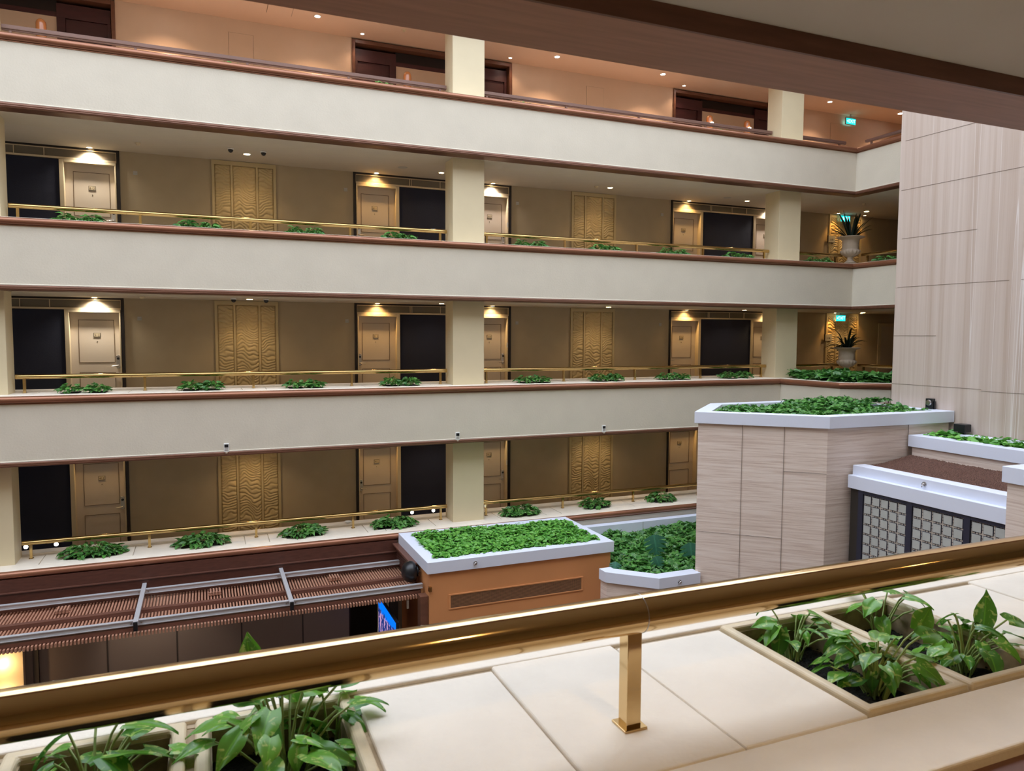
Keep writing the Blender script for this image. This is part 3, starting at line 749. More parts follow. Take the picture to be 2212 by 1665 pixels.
# ------------------------------------------------------------------ leaves
def leaf_hi(mb, base, dirv, up, L, Wd, droop=.35, rnd=.5, m=0, nu=7, nv=4):
    """heart-shaped leaf with folded midrib; grid of nu x (2nv+1)"""
    d = Vector(dirv).normalized(); n = Vector(up); n = (n-d*n.dot(d)).normalized(); s = d.cross(n)
    vs = []; cs = []; fs = []
    tw = random.uniform(-.25, .25)
    for i in range(nu+1):
        t = i/nu
        w = Wd*.5*(1.0-t)**.62*(math.sin(math.pi*min(1, (t+.13)*.80))**.7)*1.28
        if i == nu: w = 0.001
        back = -.10*L if i == 0 else 0
        bend = -droop*L*(t**1.9)
        for k in range(-nv, nv+1):
            a = k/nv
            x = t*L*(1-.18*droop*t)+(back*abs(a)**1.2)
            y = a*w
            z = bend+abs(a)*w*.38-(a*a)*w*.22+tw*y*t+.035*L*math.sin(a*4+t*6)*abs(a)
            vs.append(Vector(base)+d*x+s*y+n*z); cs.append((rnd, abs(a), t))
    q = 2*nv+1
    for i in range(nu):
        for k in range(q-1):
            a = i*q+k; fs.append((a, a+1, a+q+1, a+q))
    mb.add(vs, fs, m, cs)
def leaf_lo(mb, base, dirv, up, L, Wd, droop=.3, rnd=.5, m=0):
    d = Vector(dirv).normalized(); n = Vector(up); n = (n-d*n.dot(d)).normalized(); s = d.cross(n); b = Vector(base)
    P = [(0, 0, 0), (-.08, .32, .10), (.30, .5, .14), (.70, .30, .02), (1, 0, -droop), (.70, -.30, .02), (.30, -.5, .14), (-.08, -.32, .10), (.35, 0, .0), (.70, 0, -.10)]
    vs = [b+d*(L*x)+s*(Wd*y)+n*(L*z) for x, y, z in P]
    cs = [(rnd, 0 if k in (0, 4, 8, 9) else 1, P[k][0]) for k in range(10)]
    mb.add(vs, [(0, 1, 2, 8), (8, 2, 3, 9), (9, 3, 4), (0, 8, 6, 7), (8, 9, 5, 6), (9, 4, 5)], m, cs)
def rdir(maxt):
    a = random.uniform(0, 2*math.pi); t = random.uniform(0, maxt)
    return Vector((math.sin(t)*math.cos(a), math.sin(t)*math.sin(a), math.cos(t)))

def clump(rx, ry, h, n, size, seed):
    """low mound of leaves for one planter pocket, centred on the origin"""
    random.seed(seed); mb = MB(); st = MB()
    for _ in range(n):
        a = random.uniform(0, 2*math.pi); r = random.random()**.5
        x = rx*r*math.cos(a); y = ry*r*math.sin(a)
        z = h*(1-r*r*.75)*random.uniform(.35, 1.0)+.01
        up = Vector((x/rx*.5, y/ry*.5, 1))+Vector((random.uniform(-.6, .6), random.uniform(-.6, .6), 0))
        dv = Vector((math.cos(a)+random.uniform(-.8, .8), math.sin(a)+random.uniform(-.8, .8), random.uniform(-.3, .35)))
        L = size*random.uniform(.65, 1.25)
        leaf_lo(mb, (x, y, z), dv, up, L, L*.72, random.uniform(.05, .4), random.random())
    for _ in range(max(5, n//10)):
        a = random.uniform(0, 2*math.pi); r = random.random()*.8
        st.tube([(rx*r*.4*math.cos(a), ry*r*.4*math.sin(a), 0), (rx*r*math.cos(a), ry*r*math.sin(a), h*.7)], .004, 4)
    return mb, st
def plant_proto(rx, ry, h, n, size, seed, lm='leaf_far'):
    root = empty('pothos_plant')
    mb, st = clump(rx, ry, h, n, size, seed)
    mb.build('leaves', lm, root, recalc=False); st.build('stems', 'stem', root)
    s = MB(); s.box(-rx*.8, rx*.8, -min(ry, .2), min(ry, .2), .001, .008); s.build('soil', 'soil', root)
    return root
protos = {}
def place_plant(key, args, loc, label, group, rz=0):
    if key not in protos:
        protos[key] = plant_proto(*args); o = protos[key]
    else: o = copy_tree(protos[key])
    o.location = loc; o.rotation_euler = (0, 0, rz)
    tag(o, label, 'plant', group); return o
R3 = [(-2.2, .13), (-1.78, .19), (-.25, .17), (.11, .17), (1.63, .15), (2.0, .16), (3.54, .18), (3.94, .18), (6.55, .15), (6.95, .19), (8.42, .17), (8.84, .22), (10.25, .24), (10.7, .25), (12.1, .24), (12.6, .27)]
R2 = [(-2.18, .15), (-1.8, .10), (-.24, .19), (.15, .17), (1.67, .14), (2.01, .15), (3.56, .17), (3.88, .13), (6.45, .15), (6.85, .15), (8.35, .17), (8.7, .15), (10.2, .19), (10.6, .19), (12.1, .2), (12.5, .22), (14.75, .2), (15.15, .2)]
ordw = ['1st', '2nd', '3rd']+['%dth' % k for k in range(4, 30)]
for nm, i, lst, h in (('second', 1, R2, .17), ('third', 2, R3, .16)):
    for k, (x, rx) in enumerate(lst):
        var = k % 4
        place_plant(('c', var, i), (.17, .20, h, 60+10*var, .105, 11+var+i*5), (x, 15.02, LV[i]), 'small green pothos clump on the %s gallery ledge, %s from the left' % (nm, ordw[k]),
                    'pothos clumps on the gallery ledges', 0)
        
for k, (x, y, rx, n) in enumerate(((-1.95, 15.06, .50, 230), (-.12, 15.06, .46, 230), (1.75, 15.06, .43, 210), (3.58, 15.06, .46, 210), (6.45, 15.02, .42, 200), (8.38, 15.06, .34, 120), (10.2, 15.06, .34, 110))):
    root = plant_proto(rx, .26, .20, n, .115, 60+k, 'leaf_far' if k else 'leaf_far'); root.location = (x, y, LV[3])
    tag(root, 'broad pothos mound in the lowest gallery ledge planter, %s from the left' % ordw[k], 'plant', 'pothos clumps on the gallery ledges')
for k, (x, y) in enumerate(((6.3, 6.0), (8, 3))): pass
# trailing bits on the top ledge and the side wing
for k, (x, i, y) in enumerate(((2.0-1.4, 0, 14.85), (6.45, 0, 14.85), (11.6, 0, 14.85), (3.35, 0, 14.8))):
    place_plant(('t', 0, 0), (.16, .10, .10, 16, .10, 31), (x, y, LV[i]+.01), 'sparse green sprig trailing on the top gallery ledge, %s from the left' % ordw[[0, 2, 3, 1][k]], 'sprigs on the top ledge')
for i, nm in ((0, 'top'), (1, 'second')):
    for k, y in enumerate((13.9, 12.9)):
        place_plant(('w', i, 0), (.22, .35, .16 if i else .08, 60 if i else 14, .10, 41+i), (16.05, y, LV[i]), 'low pothos on the side-wing ledge of the %s gallery, %s the corner' % (nm, ['nearer', 'farther from'][k]), 'pothos on the side wing')

def bed(poly, z, dens, size, hgt, seed, name, label, lm, zfun=None, upt=.9, m2=None):
    """planted bed filling a polygon"""
    random.seed(seed); xs = [p[0] for p in poly]; ys = [p[1] for p in poly]
    def inside(x, y):
        c = False; j = len(poly)-1
        for i in range(len(poly)):
            xi, yi = poly[i]; xj, yj = poly[j]
            if (yi > y) != (yj > y) and x < (xj-xi)*(y-yi)/(yj-yi)+xi: c = not c
            j = i
        return c
    mb = MB(); A = (max(xs)-min(xs))*(max(ys)-min(ys))
    for _ in range(int(A*dens)):
        x = random.uniform(min(xs), max(xs)); y = random.uniform(min(ys), max(ys))
        if not inside(x, y): continue
        zz = z+hgt*(.45+.9*noise.noise(Vector((x*2.3, y*2.3, seed))))+random.uniform(-.4, .4)*hgt
        if zfun: zz += zfun(x, y)
        zz = max(z+.01, zz)
        a = random.uniform(0, 2*math.pi); L = size*random.uniform(.6, 1.35)
        leaf_lo(mb, (x, y, zz), (math.cos(a), math.sin(a), random.uniform(-.3, .2)), rdir(upt), L, L*.98, random.uniform(0, .22), random.random())
    o = mb.build(name, lm, None, recalc=False)
    return tag(o, label, 'plants', kind='stuff')

# ------------------------------------------------------------------ planter blocks in the atrium
def planter(name, outer, z, body_bot, capw, label, body='travertine', thick=.21, soil=-.12, inset=.05, joints=None, bodycap=None):
    """outer: counter-clockwise polygon"""
    cx = sum(p[0] for p in outer)/len(outer); cy = sum(p[1] for p in outer)/len(outer)
    root = empty(name, (cx, cy, body_bot), label, 'planter', 'white-capped planters')
    c = MB(); c.ring(outer, offset_poly(outer, capw), z-thick, z)
    c.build('cap', 'white', root, bevel=.006)
    b = MB(); b.prism(offset_poly(outer, inset), body_bot, z-thick+.005)
    bo = b.build('body', body, root)
    s = MB(); s.prism(offset_poly(outer, capw-.02), z-thick, z+soil); s.build('soil', 'soil', root)
    if joints:
        j = MB(); joints(j); j.build('joints', 'joint', root)
    return root
OB = [(3.52, 12.29), (7.27, 12.29), (7.27, 14.40), (3.52, 14.40)]
orange = planter('planter_box', OB, -3.967, -7.83, .23, 'orange box planter with white cap below the middle pillar', body='orange', soil=-.03)
g = MB()
x0, x1, z0, z1 = 3.918, 6.622, -4.875, -4.598; y = 12.34
g.box(x0, x1, y-.015, y+.01, z0, z0+.025); g.box(x0, x1, y-.015, y+.01, z1-.025, z1); g.box(x0, x0+.04, y-.015, y+.01, z0+.025, z1-.025); g.box(x1-.04, x1, y-.015, y+.01, z0+.025, z1-.025)
vent = g.build('vent_frame', 'orange', orange, bevel=.003)
g = MB(); g.box(x0+.04, x1-.04, y-.004, y+.005, z0+.025, z1-.025, 1)
n_ = 130
for k in range(n_+1):
    x = x0+.04+(x1-x0-.08)*k/n_; g.box(x-.003, x+.003, y-.009, y-.003, z0+.025, z1-.025, 0)
for k in range(11):
    zz = z0+.025+(z1-z0-.05)*k/10; g.box(x0+.04, x1-.04, y-.009, y-.003, zz-.003, zz+.003, 0)
g.build('vent_grille', ['orange_dark', 'black'], vent)
bed(offset_poly(OB, .19), -3.99, 850, .075, .068, 5, 'pothos_foliage', 'bright green pothos carpet filling the orange box planter', 'leaf_bright', upt=.6)

BL = [(8.17, 11.04), (9.83, 9.51), (12.83, 9.46), (12.76, 10.76), (12.76, 12.33), (9.50, 12.33)]
def bl_j(j):
    a = Vector((8.235, 11.045)); b_ = Vector((9.85, 9.562)); d = (b_-a).normalized(); nn = Vector((d.y, -d.x))
    for t in (.36, .68):
        p = a+(b_-a)*t
        q = [p-d*.004, p+d*.004, p+d*.004+nn*.004, p-d*.004+nn*.004]
        j.prism([tuple(v) for v in q], -6.5, -1.565)
    for (t0, t1, z) in ((0, .68, -3.55), (.68, 1, -2.35), (.68, 1, -4.4), (0, .36, -5.2)):
        p = a+(b_-a)*t0; q = a+(b_-a)*t1
        j.prism([tuple(v) for v in (p, q, q+nn*.003, p+nn*.003)], z, z+.006)
    j.box(11.70, 11.708, 9.50, 9.512, -3, -1.56)
block = planter('planter_block', BL, -1.35, -7.83, .26, 'tall travertine block with a white cap and greenery on top', joints=bl_j, inset=.06)
BLI = offset_poly(BL, .24)
bed(BLI, -1.47, 420, .10, .09, 9, 'pothos_foliage', 'variegated pothos filling the top of the tall travertine block', 'leaf_far', zfun=lambda x, y: .16*max(0, (x-10.6)/2.0)*(1 if y > 10.6 else .4))

# low planter between the orange box and the block
LP = [(6.68, 11.83), (6.686, 11.60), (7.40, 10.92), (8.29, 10.92), (8.55, 11.2), (8.55, 11.83)]
c = MB()
root = empty('planter_box', (7.5, 11.5, -7.83), 'low angled planter with white cap between the orange box and the tall block', 'planter', 'white-capped planters')
inner = [(6.93, 11.83), (6.93, 11.72), (7.50, 11.17), (8.22, 11.17), (8.35, 11.3), (8.35, 11.83)]
c.prism([(6.68, 11.83), (6.686, 11.60), (7.40, 10.92), (8.29, 10.92), (8.29, 11.17), (7.50, 11.17), (6.93, 11.72), (6.93, 11.83)], -4.50, -4.30); c.build('cap', 'white', root, bevel=.006)
b = MB(); b.prism([(6.73, 11.85), (6.735, 11.63), (7.42, 10.97), (8.10, 10.97), (8.14, 11.08), (9.40, 12.40), (9.40, 14.28), (7.35, 14.28), (7.35, 11.85)], -7.83, -4.48)
b.build('body', 'travertine', root)
b = MB(); b.box(7.33, 13, 14.28, 14.48, -4.45, -4.23); b.build('back_cap', 'white', root, bevel=.005)
b = MB(); b.box(9.2, 9.206, 14.275, 14.285, -4.45, -4.232); b.build('cap_joint', 'joint', root)
b = MB(); b.prism([(6.93, 11.85), (7.50, 11.17), (8.1, 11.17), (9.42, 12.4), (12.6, 12.4), (12.6, 14.28), (7.3, 14.28), (7.3, 11.85)], -4.75, -4.55); b.build('soil', 'soil', root)
bed([(7.0, 11.75), (7.52, 11.22), (8.3, 11.22), (9.5, 12.35), (12.5, 12.35), (12.5, 14.2), (7.3, 14.2), (7.3, 12.0)], -4.55, 560, .14, .115, 21, 'shrub_foliage',
    'dark green mixed foliage in the low planter beside the tall block', 'leaf_far', zfun=lambda x, y: .08)
def monstera(loc, L, dv, up, label):
    """large leaf with slits on a stalk"""
    root = empty('monstera_leaf', loc, label, 'plant', 'monstera leaves in the low planter')
    d = Vector(dv).normalized(); n = Vector(up); n = (n-d*n.dot(d)).normalized(); s = d.cross(n); b = Vector(loc); mb = MB()
    K = 6
    def wd(t): return L*.60*(math.sin(math.pi*min(1, (t+.20)*.80))**.6)*(1-t*.75)
    for sd in (1, -1):
        for k in range(K):
            t0 = k/K; t1 = (k+1)/K; tm = (t0+t1)/2; w_ = wd(tm)
            q = [(t0*L, 0), (t1*L, 0), (t1*L+.05*L, w_*.35), (t0*L+.05*L, w_*.35), (tm*L+.13*L+.24*L/K, w_*.95), (tm*L+.13*L-.30*L/K, w_*.9), (tm*L+.20*L, w_*1.08)]
            vs = [b+d*x+s*(sd*y)+n*(-.5*y*y/L-.15*(x/L)**2*L+.04*abs(y)) for x, y in q]
            mb.add(vs, [(0, 1, 2, 3), (3, 2, 4, 5), (5, 4, 6)], 0, [(.5, 0, 0), (.5, 0, 0), (.4, .3, 0), (.6, .3, 0), (.6, 1, 0), (.4, 1, 0), (.6, 1, 0)])
    mb.build('blade', 'monstera', root, recalc=False)
    st = MB(); st.tube([b, b+Vector((0, .05, -.15)), b+Vector((0, .08, -.4))], .008, 6); st.build('stalk', 'stem', root)
for loc, L, dv, up, lb in (((8.22, 12.35, -3.94), .50, (.05, -.25, -1), (-.5, -.8, .45), 'large split monstera leaf on the left in the low planter'),
                           ((8.80, 11.95, -4.06), .48, (.0, -.25, -1), (-.6, -.75, .45), 'large split monstera leaf on the right in the low planter'),
                           ((7.86, 11.75, -4.18), .30, (.25, -.3, -.8), (-.4, -.8, .5), 'smaller split monstera leaf near the front of the low planter'),
                           ((7.02, 11.80, -4.20), .26, (-.3, -.3, -.8), (-.5, -.7, .5), 'dark monstera leaf drooping over the left end of the low planter cap')):
    monstera(loc, L, dv, up, lb)

# terraces at the right
t1 = planter('planter_terrace', [(11.70, 4.5), (12.98, 4.5), (12.80, 9.50), (11.70, 9.50)], -1.744, -7.83, .26, 'long white-capped planter against the marble wall at the right', inset=.05)
bed([(11.93, 4.6), (12.93, 4.6), (12.74, 9.42), (11.93, 9.42)], -1.83, 420, .11, .11, 33, 'pothos_foliage', 'variegated pothos along the marble wall at the right', 'leaf_bright')
root = empty('pebble_planter', (11, 7, -7.83), 'white stepped parapet and lattice screen enclosing the pebble bed', 'planter', 'white-capped planters')
b = MB(); b.box(10.385, 10.66, 6.66, 9.50, -2.45, -2.211); b.build('upper_cap', 'white', root, bevel=.006)
b = MB(); b.box(10.277, 10.66, 6.66, 9.50, -2.60, -2.375); b.build('lower_cap', 'white', root, bevel=.006)
p = MB()
nx_, ny_ = 16, 60; vs = []; fs = []
for j in range(ny_+1):
    for k in range(nx_+1):
        x = 10.62+(11.74-10.62)*k/nx_; y = 6.68+(9.49-6.68)*j/ny_
        vs.append((x, y, -2.27+.13*((x-10.6)/1.1)**1.2+.05*noise.noise(Vector((x*2, y*1.6, 3)))+.012*random.random()))
for j in range(ny_):
    for k in range(nx_):
        a = j*(nx_+1)+k; fs.append((a, a+1, a+nx_+2, a+nx_+1))
p.add(vs, fs); random.seed(3)
for _ in range(15000):
    x = random.uniform(10.64, 11.74); y = random.uniform(6.7, 9.47); z = -2.27+.13*((x-10.6)/1.1)**1.2+.05*noise.noise(Vector((x*2, y*1.6, 3)))+.012
    r = random.uniform(.008, .016); a = random.uniform(0, 6.3)
    q = [(x+r*math.cos(a+t), y+r*math.sin(a+t), z) for t in (0, 2.1, 4.2)]+[(x, y, z+r*1.2), (x, y, z-r)]
    p.add(q, [(0, 1, 3), (1, 2, 3), (2, 0, 3)])
tag(p.build('pebbles', 'pebble', recalc=False), 'bed of red-brown clay pebbles behind the stepped white parapet', 'pebbles', kind='stuff')
b = MB(); b.box(10.36, 10.62, 6.67, 9.5, -7.83, -2.58); b.build('screen_backing', 'seam', root)
# lattice screens
def lattice(y0, y1, z0, z1, X):
    q = MB(); q.box(X, X+.02, y0, y1, z0, z1, 0)
    n = 5; py = (y1-y0)/n; k = int((z1-z0)/py)+1
    for a in range(n):
        for c_ in range(k):
            yc = y0+(a+.5)*py; zc = z1-(c_+.5)*py; h = py*.385
            if zc-h < z0: continue
            q.box(X-.012, X, yc-h-.007, yc+h+.007, zc-h-.007, zc+h+.007, 1)
            q.box(X-.016, X-.010, yc-h, yc+h, zc-h, zc+h, 2)
            sw = py*.5-h-.009
            for u in (-.35, .35):
                q.box(X-.006, X, yc+u*h-.0035, yc+u*h+.0035, zc+h, zc+h+2*sw+.02, 1)
                q.box(X-.006, X, yc+h, yc+h+2*sw+.02, zc+u*h-.0035, zc+u*h+.0035, 1)
    return q
for k, (ya, yb) in enumerate(((9.19, 8.345), (8.245, 7.385), (7.275, 6.41))):
    lattice(yb, ya, -4.6, -2.66, 10.33).build('lattice_screen', ['lattice', 'frame_navy', 'tile'], root)
for y in (9.24, 8.295, 7.33): b = MB(); b.box(10.30, 10.36, y-.048, y+.048, -4.7, -2.6); b.build('screen_post', 'frame_navy', root)
b = MB(); b.box(10.305, 10.36, 6.66, 9.3, -2.66, -2.6); b.build('screen_rail', 'frame_navy', root)
b = MB(); b.build('screen_rail', 'frame_navy', root)
b = MB(); b.box(10.64, 11.69, 9.28, 9.50, -7.83, -2.45); b.build('end_wall', 'travertine', root)
t2 = planter('planter_pier', [(10.00, 4.6), (11.66, 4.6), (11.66, 6.65), (10.00, 6.65)], -1.735, -7.83, .3, 'travertine pier with white cap at the right edge of the view', thick=.22, inset=.05)

# bay terrace bed in the third gallery
bed([(13.72, 14.72), (13.62, 13.0), (14.35, 12.35), (15.6, 12.2), (15.6, 14.6), (15.0, 15.0)], -1.0, 480, .19, .12, 41, 'pothos_foliage', 'pothos hedge on the angled bay of the third gallery', 'leaf_far')

# ------------------------------------------------------------------ urns with strap-leaf plants
def urn(i, droop, seed, label, plabel):
    c = (16.03, 15.0, LV[i]); root = empty('stone_urn', c, label, 'urn', 'urns on the gallery corners')
    a = MB(); a.box(c[0]-.15, c[0]+.15, c[1]-.15, c[1]+.15, c[2], c[2]+.06); a.lathe([(.13, .06), (.15, .08), (.10, .12), (.07, .17), (.07, .22), (.10, .245)], c, 28); a.build('foot', 'urn', root, bevel=.004)
    a = MB(); n = 56; prof = [(.09, .24), (.16, .27), (.225, .32), (.245, .37), (.235, .41), (.205, .43), (.212, .45), (.205, .56), (.208, .65), (.235, .70), (.33, .735), (.365, .752), (.34, .765), (.28, .75), (.22, .72)]
    vs = []
    for r, z in prof:
        for k in range(n):
            t = 2*math.pi*k/n; rr = r*(1+.05*math.cos(k*math.pi/2)) if .25 < z < .42 else r
            vs.append((c[0]+rr*math.cos(t), c[1]+rr*math.sin(t), c[2]+z))
    a.add(vs, [(j*n+k, j*n+(k+1) % n, (j+1)*n+(k+1) % n, (j+1)*n+k) for j in range(len(prof)-1) for k in range(n)]+[tuple(range((len(prof)-1)*n, len(prof)*n))])
    a.build('bowl', 'urn', root, smooth=True)
    a = MB(); a.lathe([(0, .72), (.23, .72)], c, 20); a.build('soil', 'soil', root)
    random.seed(seed); pc = Vector(c)+Vector((0, 0, .72))
    pr = empty('strap_leaf_plant', pc, plabel, 'plant', 'plants in the urns'); mb = MB()
    for k in range(26 if droop < .5 else 24):
        a_ = random.uniform(0, 2*math.pi); til = random.uniform(.1, 1.0 if droop < .5 else 1.35); L = random.uniform(.45, .82)*(1 if til < .8 else .75); w = random.uniform(.028, .045)
        d = Vector((math.sin(til)*math.cos(a_), math.sin(til)*math.sin(a_), math.cos(til))); p = pc+Vector((math.cos(a_)*.06, math.sin(a_)*.06, 0))
        side = Vector((-math.sin(a_), math.cos(a_), 0)); vs = []; cs = []; N_ = 9
        for j in range(N_+1):
            t = j/N_; ww = w*math.sin(math.pi*min(1, .12+t*.88))**.7 if j < N_ else .001
            vs += [p+side*ww+Vector((0, 0, ww*.5)), p, p-side*ww+Vector((0, 0, ww*.5))]; cs += [(.5, .5, t), (.5, .3, t), (.5, .5, t)]
            d = (d+Vector((0, 0, -droop*t*.45))).normalized(); p = p+d*(L/N_)
        fs = []
        for j in range(N_):
            o_ = j*3; fs += [(o_, o_+1, o_+4, o_+3), (o_+1, o_+2, o_+5, o_+4)]
        mb.add(vs, fs, 0, cs)
    mb.build('strap_leaves', 'leaf_black', pr, recalc=False)
    st = MB(); st.lathe([(.07, -.02), (.05, .1), (.0, .16)], pc, 10); st.build('crown', 'leaf_black', pr)
urn(1, .25, 4, 'buff stone urn at the corner of the second gallery ledge', 'dark upright strap-leaf plant in the urn of the second gallery')
urn(2, .75, 8, 'buff stone urn at the corner of the third gallery ledge', 'dark drooping strap-leaf plant in the urn of the third gallery')

# ------------------------------------------------------------------ slatted canopy
def canopy():
    root = empty('slatted_canopy', (-1, 13.3, -4.75), 'slatted wooden canopy with silver beams left of the orange box', 'canopy')
    for y in (14.20, 12.68):
        b = MB(); b.box(XL+6, 3.53, y-.03, y+.03, -4.53, -4.449); b.box(XL+6, 3.53, y-.045, y-.03, -4.53, -4.52); b.box(XL+6, 3.53, y-.045, y-.03, -4.46, -4.449)
        b.build('silver_beam', 'silver', root)
    for x in (-5.73, -3.405, -1.08, 1.245):
        b = MB(); b.box(x-.035, x+.035, 12.50, 14.47, -4.46, -4.415); b.box(x-.03, x+.03, 12.47, 12.51, -4.56, -4.42, 1)
        q = b.build('crossbar', ['silver', 'blackplastic'], root, bevel=.004)
        for y in (14.15, 12.63):
            for u in (-.075, .075): b = MB(); b.lathe([(0, -.012), (.014, -.008), (.016, 0)], (x+u, y, -4.485), 8, axis='y'); b.build('bolt', 'steel', q)
    for y in (14.34, 13.48, 12.70):
        b = MB(); b.box(XL+6, 3.50, y-.055, y+.055, -4.62, -4.56); b.build('wood_member', 'midwood', root)
    for k, (xa, xb) in enumerate(((-8, -5.73), (-5.73, -3.405), (-3.405, -1.08), (-1.08, 1.245), (1.245, 3.50))):
        b = MB(); x = xa+.03
        while x < xb-.01:
            b.box(x-.013, x+.013, 12.57, 14.38, -4.68, -4.622); x += .0505
        b.build('slat_panel', 'slat', root)
    for x in (-2.35, 0.0, 2.1):
        b = MB()
        for u in range(4): b.box(x+.05*u-.012, x+.05*u+.012, 13.85, 14.10, -4.60, -4.55)
        b.box(x-.03, x+.18, 13.90, 13.94, -4.62, -4.60); b.box(x-.03, x+.18, 14.01, 14.05, -4.62, -4.60)
        b.build('spare_slats', 'slat', root)
canopy()
def side_screen():
    root = empty('louvre_side_screen', (3.47, 13.7, -4.7), 'dark wooden louvre screen with a board on top at the right end of the canopy', 'screen')
    b = MB(); b.box(3.40, 3.52, 12.97, 14.42, -4.20, -4.165); b.build('top_board', 'midwood', root, bevel=.004)
    b = MB()
    for k in range(11): b.box(3.48, 3.51, 12.99, 14.42, -4.24-.036*k, -4.222-.036*k)
    for y in (13.0, 13.7, 14.4): b.box(3.50, 3.52, y-.015, y+.015, -4.64, -4.2)
    b.build('louvres', 'darkwood', root)
side_screen()
b = MB(); b.box(3.42, 3.565, 12.40, 12.60, -7.83, -4.6)  # added brown piece standing for the orange box's left side face
tag(b.build('box_side_return', 'wineframe', bevel=.004), 'brown wood return on the left side of the orange box under the canopy', 'post')
# round loudspeaker
root = empty('loudspeaker', (3.36, 12.95, -4.30), 'round black dome loudspeaker hanging beside the orange box', 'loudspeaker')
c = (3.36, 12.95, -4.30)
a = MB(); a.lathe([(0, -.13), (.09, -.125), (.15, -.09), (.185, -.03), (.195, .02), (.19, .06), (.16, .10), (.12, .115), (0, .12)], c, 32, axis='x'); sp = a.build('shell', 'blackplastic', root, smooth=True)
a = MB(); a.lathe([(0, .115), (.09, .125), (.10, .15), (.06, .165), (0, .17)], (c[0]-.0, c[1]-.02, c[2]), 20, axis='x'); a.build('rear_hub', 'blackplastic', sp, smooth=True)
a = MB(); a.cyl((c[0]+.12, c[1]-.05, c[2]-.02), (3.53, c[1]-.12, c[2]+.03), .012, n=8); a.cyl((c[0]+.13, c[1]-.20, c[2]-.02), (c[0]+.13, c[1]+.2, c[2]-.02), .008, n=8); a.build('bracket', 'steel', root)
# small golden box at the corner
b = MB(); b.box(3.55, 3.60, 12.30, 12.36, -4.50, -4.41)
tag(b.build('junction_box', 'brass_far', bevel=.003), 'tiny shiny brass box at the corner of the orange box', 'junction box')
# television under the canopy
root = empty('television', (3.0, 13.2, -5.9), 'television with a glowing blue picture under the canopy', 'television')
b = MB(); b.box(3.0, 3.05, 12.47, 13.93, -5.90, -5.02); tv = b.build('casing', 'blackplastic', root, bevel=.004)
def mat_tv():
    m, N, L, B = new_mat('blue television picture')
    tc = N.new('ShaderNodeTexCoord'); sx = N.new('ShaderNodeSeparateXYZ'); L.new(tc.outputs['Object'], sx.inputs[0])
    n = N.new('ShaderNodeTexNoise'); n.inputs['Scale'].default_value = 9; n.inputs['Detail'].default_value = 4; L.new(tc.outputs['Object'], n.inputs['Vector'])
    r = N.new('ShaderNodeValToRGB'); r.color_ramp.interpolation = 'CONSTANT'
    e = r.color_ramp.elements; e[0].color = (.01, .03, .16, 1); e[1].position = .52; e[1].color = (.42, .24, .42, 1)
    L.new(n.outputs[0], r.inputs[0])
    mp = N.new('ShaderNodeMapRange'); mp.inputs[1].default_value = .86; mp.inputs[2].default_value = .90
    ad = N.new('ShaderNodeMath'); ad.operation = 'MULTIPLY_ADD'; ad.inputs[1].default_value = .42
    L.new(n.outputs[0], ad.inputs[0]); L.new(sx.outputs[2], ad.inputs[2]); L.new(ad.outputs[0], mp.inputs[0])
    mx = N.new('ShaderNodeMix'); mx.data_type = 'RGBA'; mx.inputs[7].default_value = (.0, .16, .85, 1)
    L.new(mp.outputs[0], mx.inputs[0]); L.new(r.outputs[0], mx.inputs[6])
    L.new(mx.outputs[2], B.inputs['Emission Color']); B.inputs['Emission Strength'].default_value = 1.1; B.inputs['Base Color'].default_value = (0, 0, 0, 1)
    return m
M['tv'] = mat_tv()
b = MB(); b.box(2.994, 3.0, 12.50, 13.90, -5.87, -5.05); b.build('screen', 'tv', root)
b = MB(); b.box(3.05, 3.2, 13.15, 13.25, -5.3, -4.7); b.build('hanger', 'blackplastic', root)
b = MB(); b.box(3.30, 3.34, 12.9, 12.92, -4.97, -4.82)
tag(b.build('price_tag_holder', 'whiteplastic'), 'small pale rectangular fitting hanging in the dark gap under the canopy', 'fitting')
# glowing alcove far left below the canopy
root = empty('wall_light_panel', (-3.6, 14.1, -6.4), 'warm glowing wall panel at the lower left under the canopy', 'light panel')
b = MB(); b.box(-4.4, -2.90, 14.12, 14.28, -7.0, -5.24); b.build('panel', 'cream_smooth', root)
for zz in (-5.42, -5.95):
    b = MB(); b.lathe([(0, -.05), (.03, -.045), (.04, 0)], (-3.18, 14.12, zz), 12, axis='y'); b.build('bulb', 'lamp_hot', root)
    l = bpy.data.lights.new('lamp_light', 'POINT'); l.energy = 7; l.color = (1, .62, .28); l.shadow_soft_size = .04
    lo = bpy.data.objects.new('lamp_light', l); COL.objects.link(lo); lo.location = (.42, -.15, zz+6.4); lo.parent = root
spot(root, (2.6, -.9, 1.5), 26, (1, .80, .66), 95, .5, .05, (.1, .8, -.45))

# ------------------------------------------------------------------ small fittings
def nozzle(p, ax, label):
    root = empty('spray_nozzle', p, label, 'nozzle', 'metal nozzles on white caps'); p = Vector(p); ax = Vector(ax)
    a = MB(); a.cyl(p, p+ax*.012, .035, n=16); a.build('flange', 'steel', root)
    a = MB(); a.cyl(p+ax*.01, p+ax*.05, .022, .018, n=12); a.cyl(p+ax*.035+Vector((0, 0, .0)), p+ax*.04+Vector((-.03, 0, -.045)) if abs(ax.x) > .5 else p+ax*.04+Vector((-.045, 0, -.02)), .009, n=8); a.build('spout', 'steel', root, smooth=True)
nozzle((4.404, 12.29, -4.065), (0, -1, 0), 'small round metal nozzle on the front of the orange box cap')
nozzle((10.385, 8.105, -2.285), (-1, 0, 0), 'small round metal nozzle on the stepped white parapet')
nozzle((7.83, 10.92, -4.41), (0, -1, 0), 'small metal nozzle on the low angled planter cap')
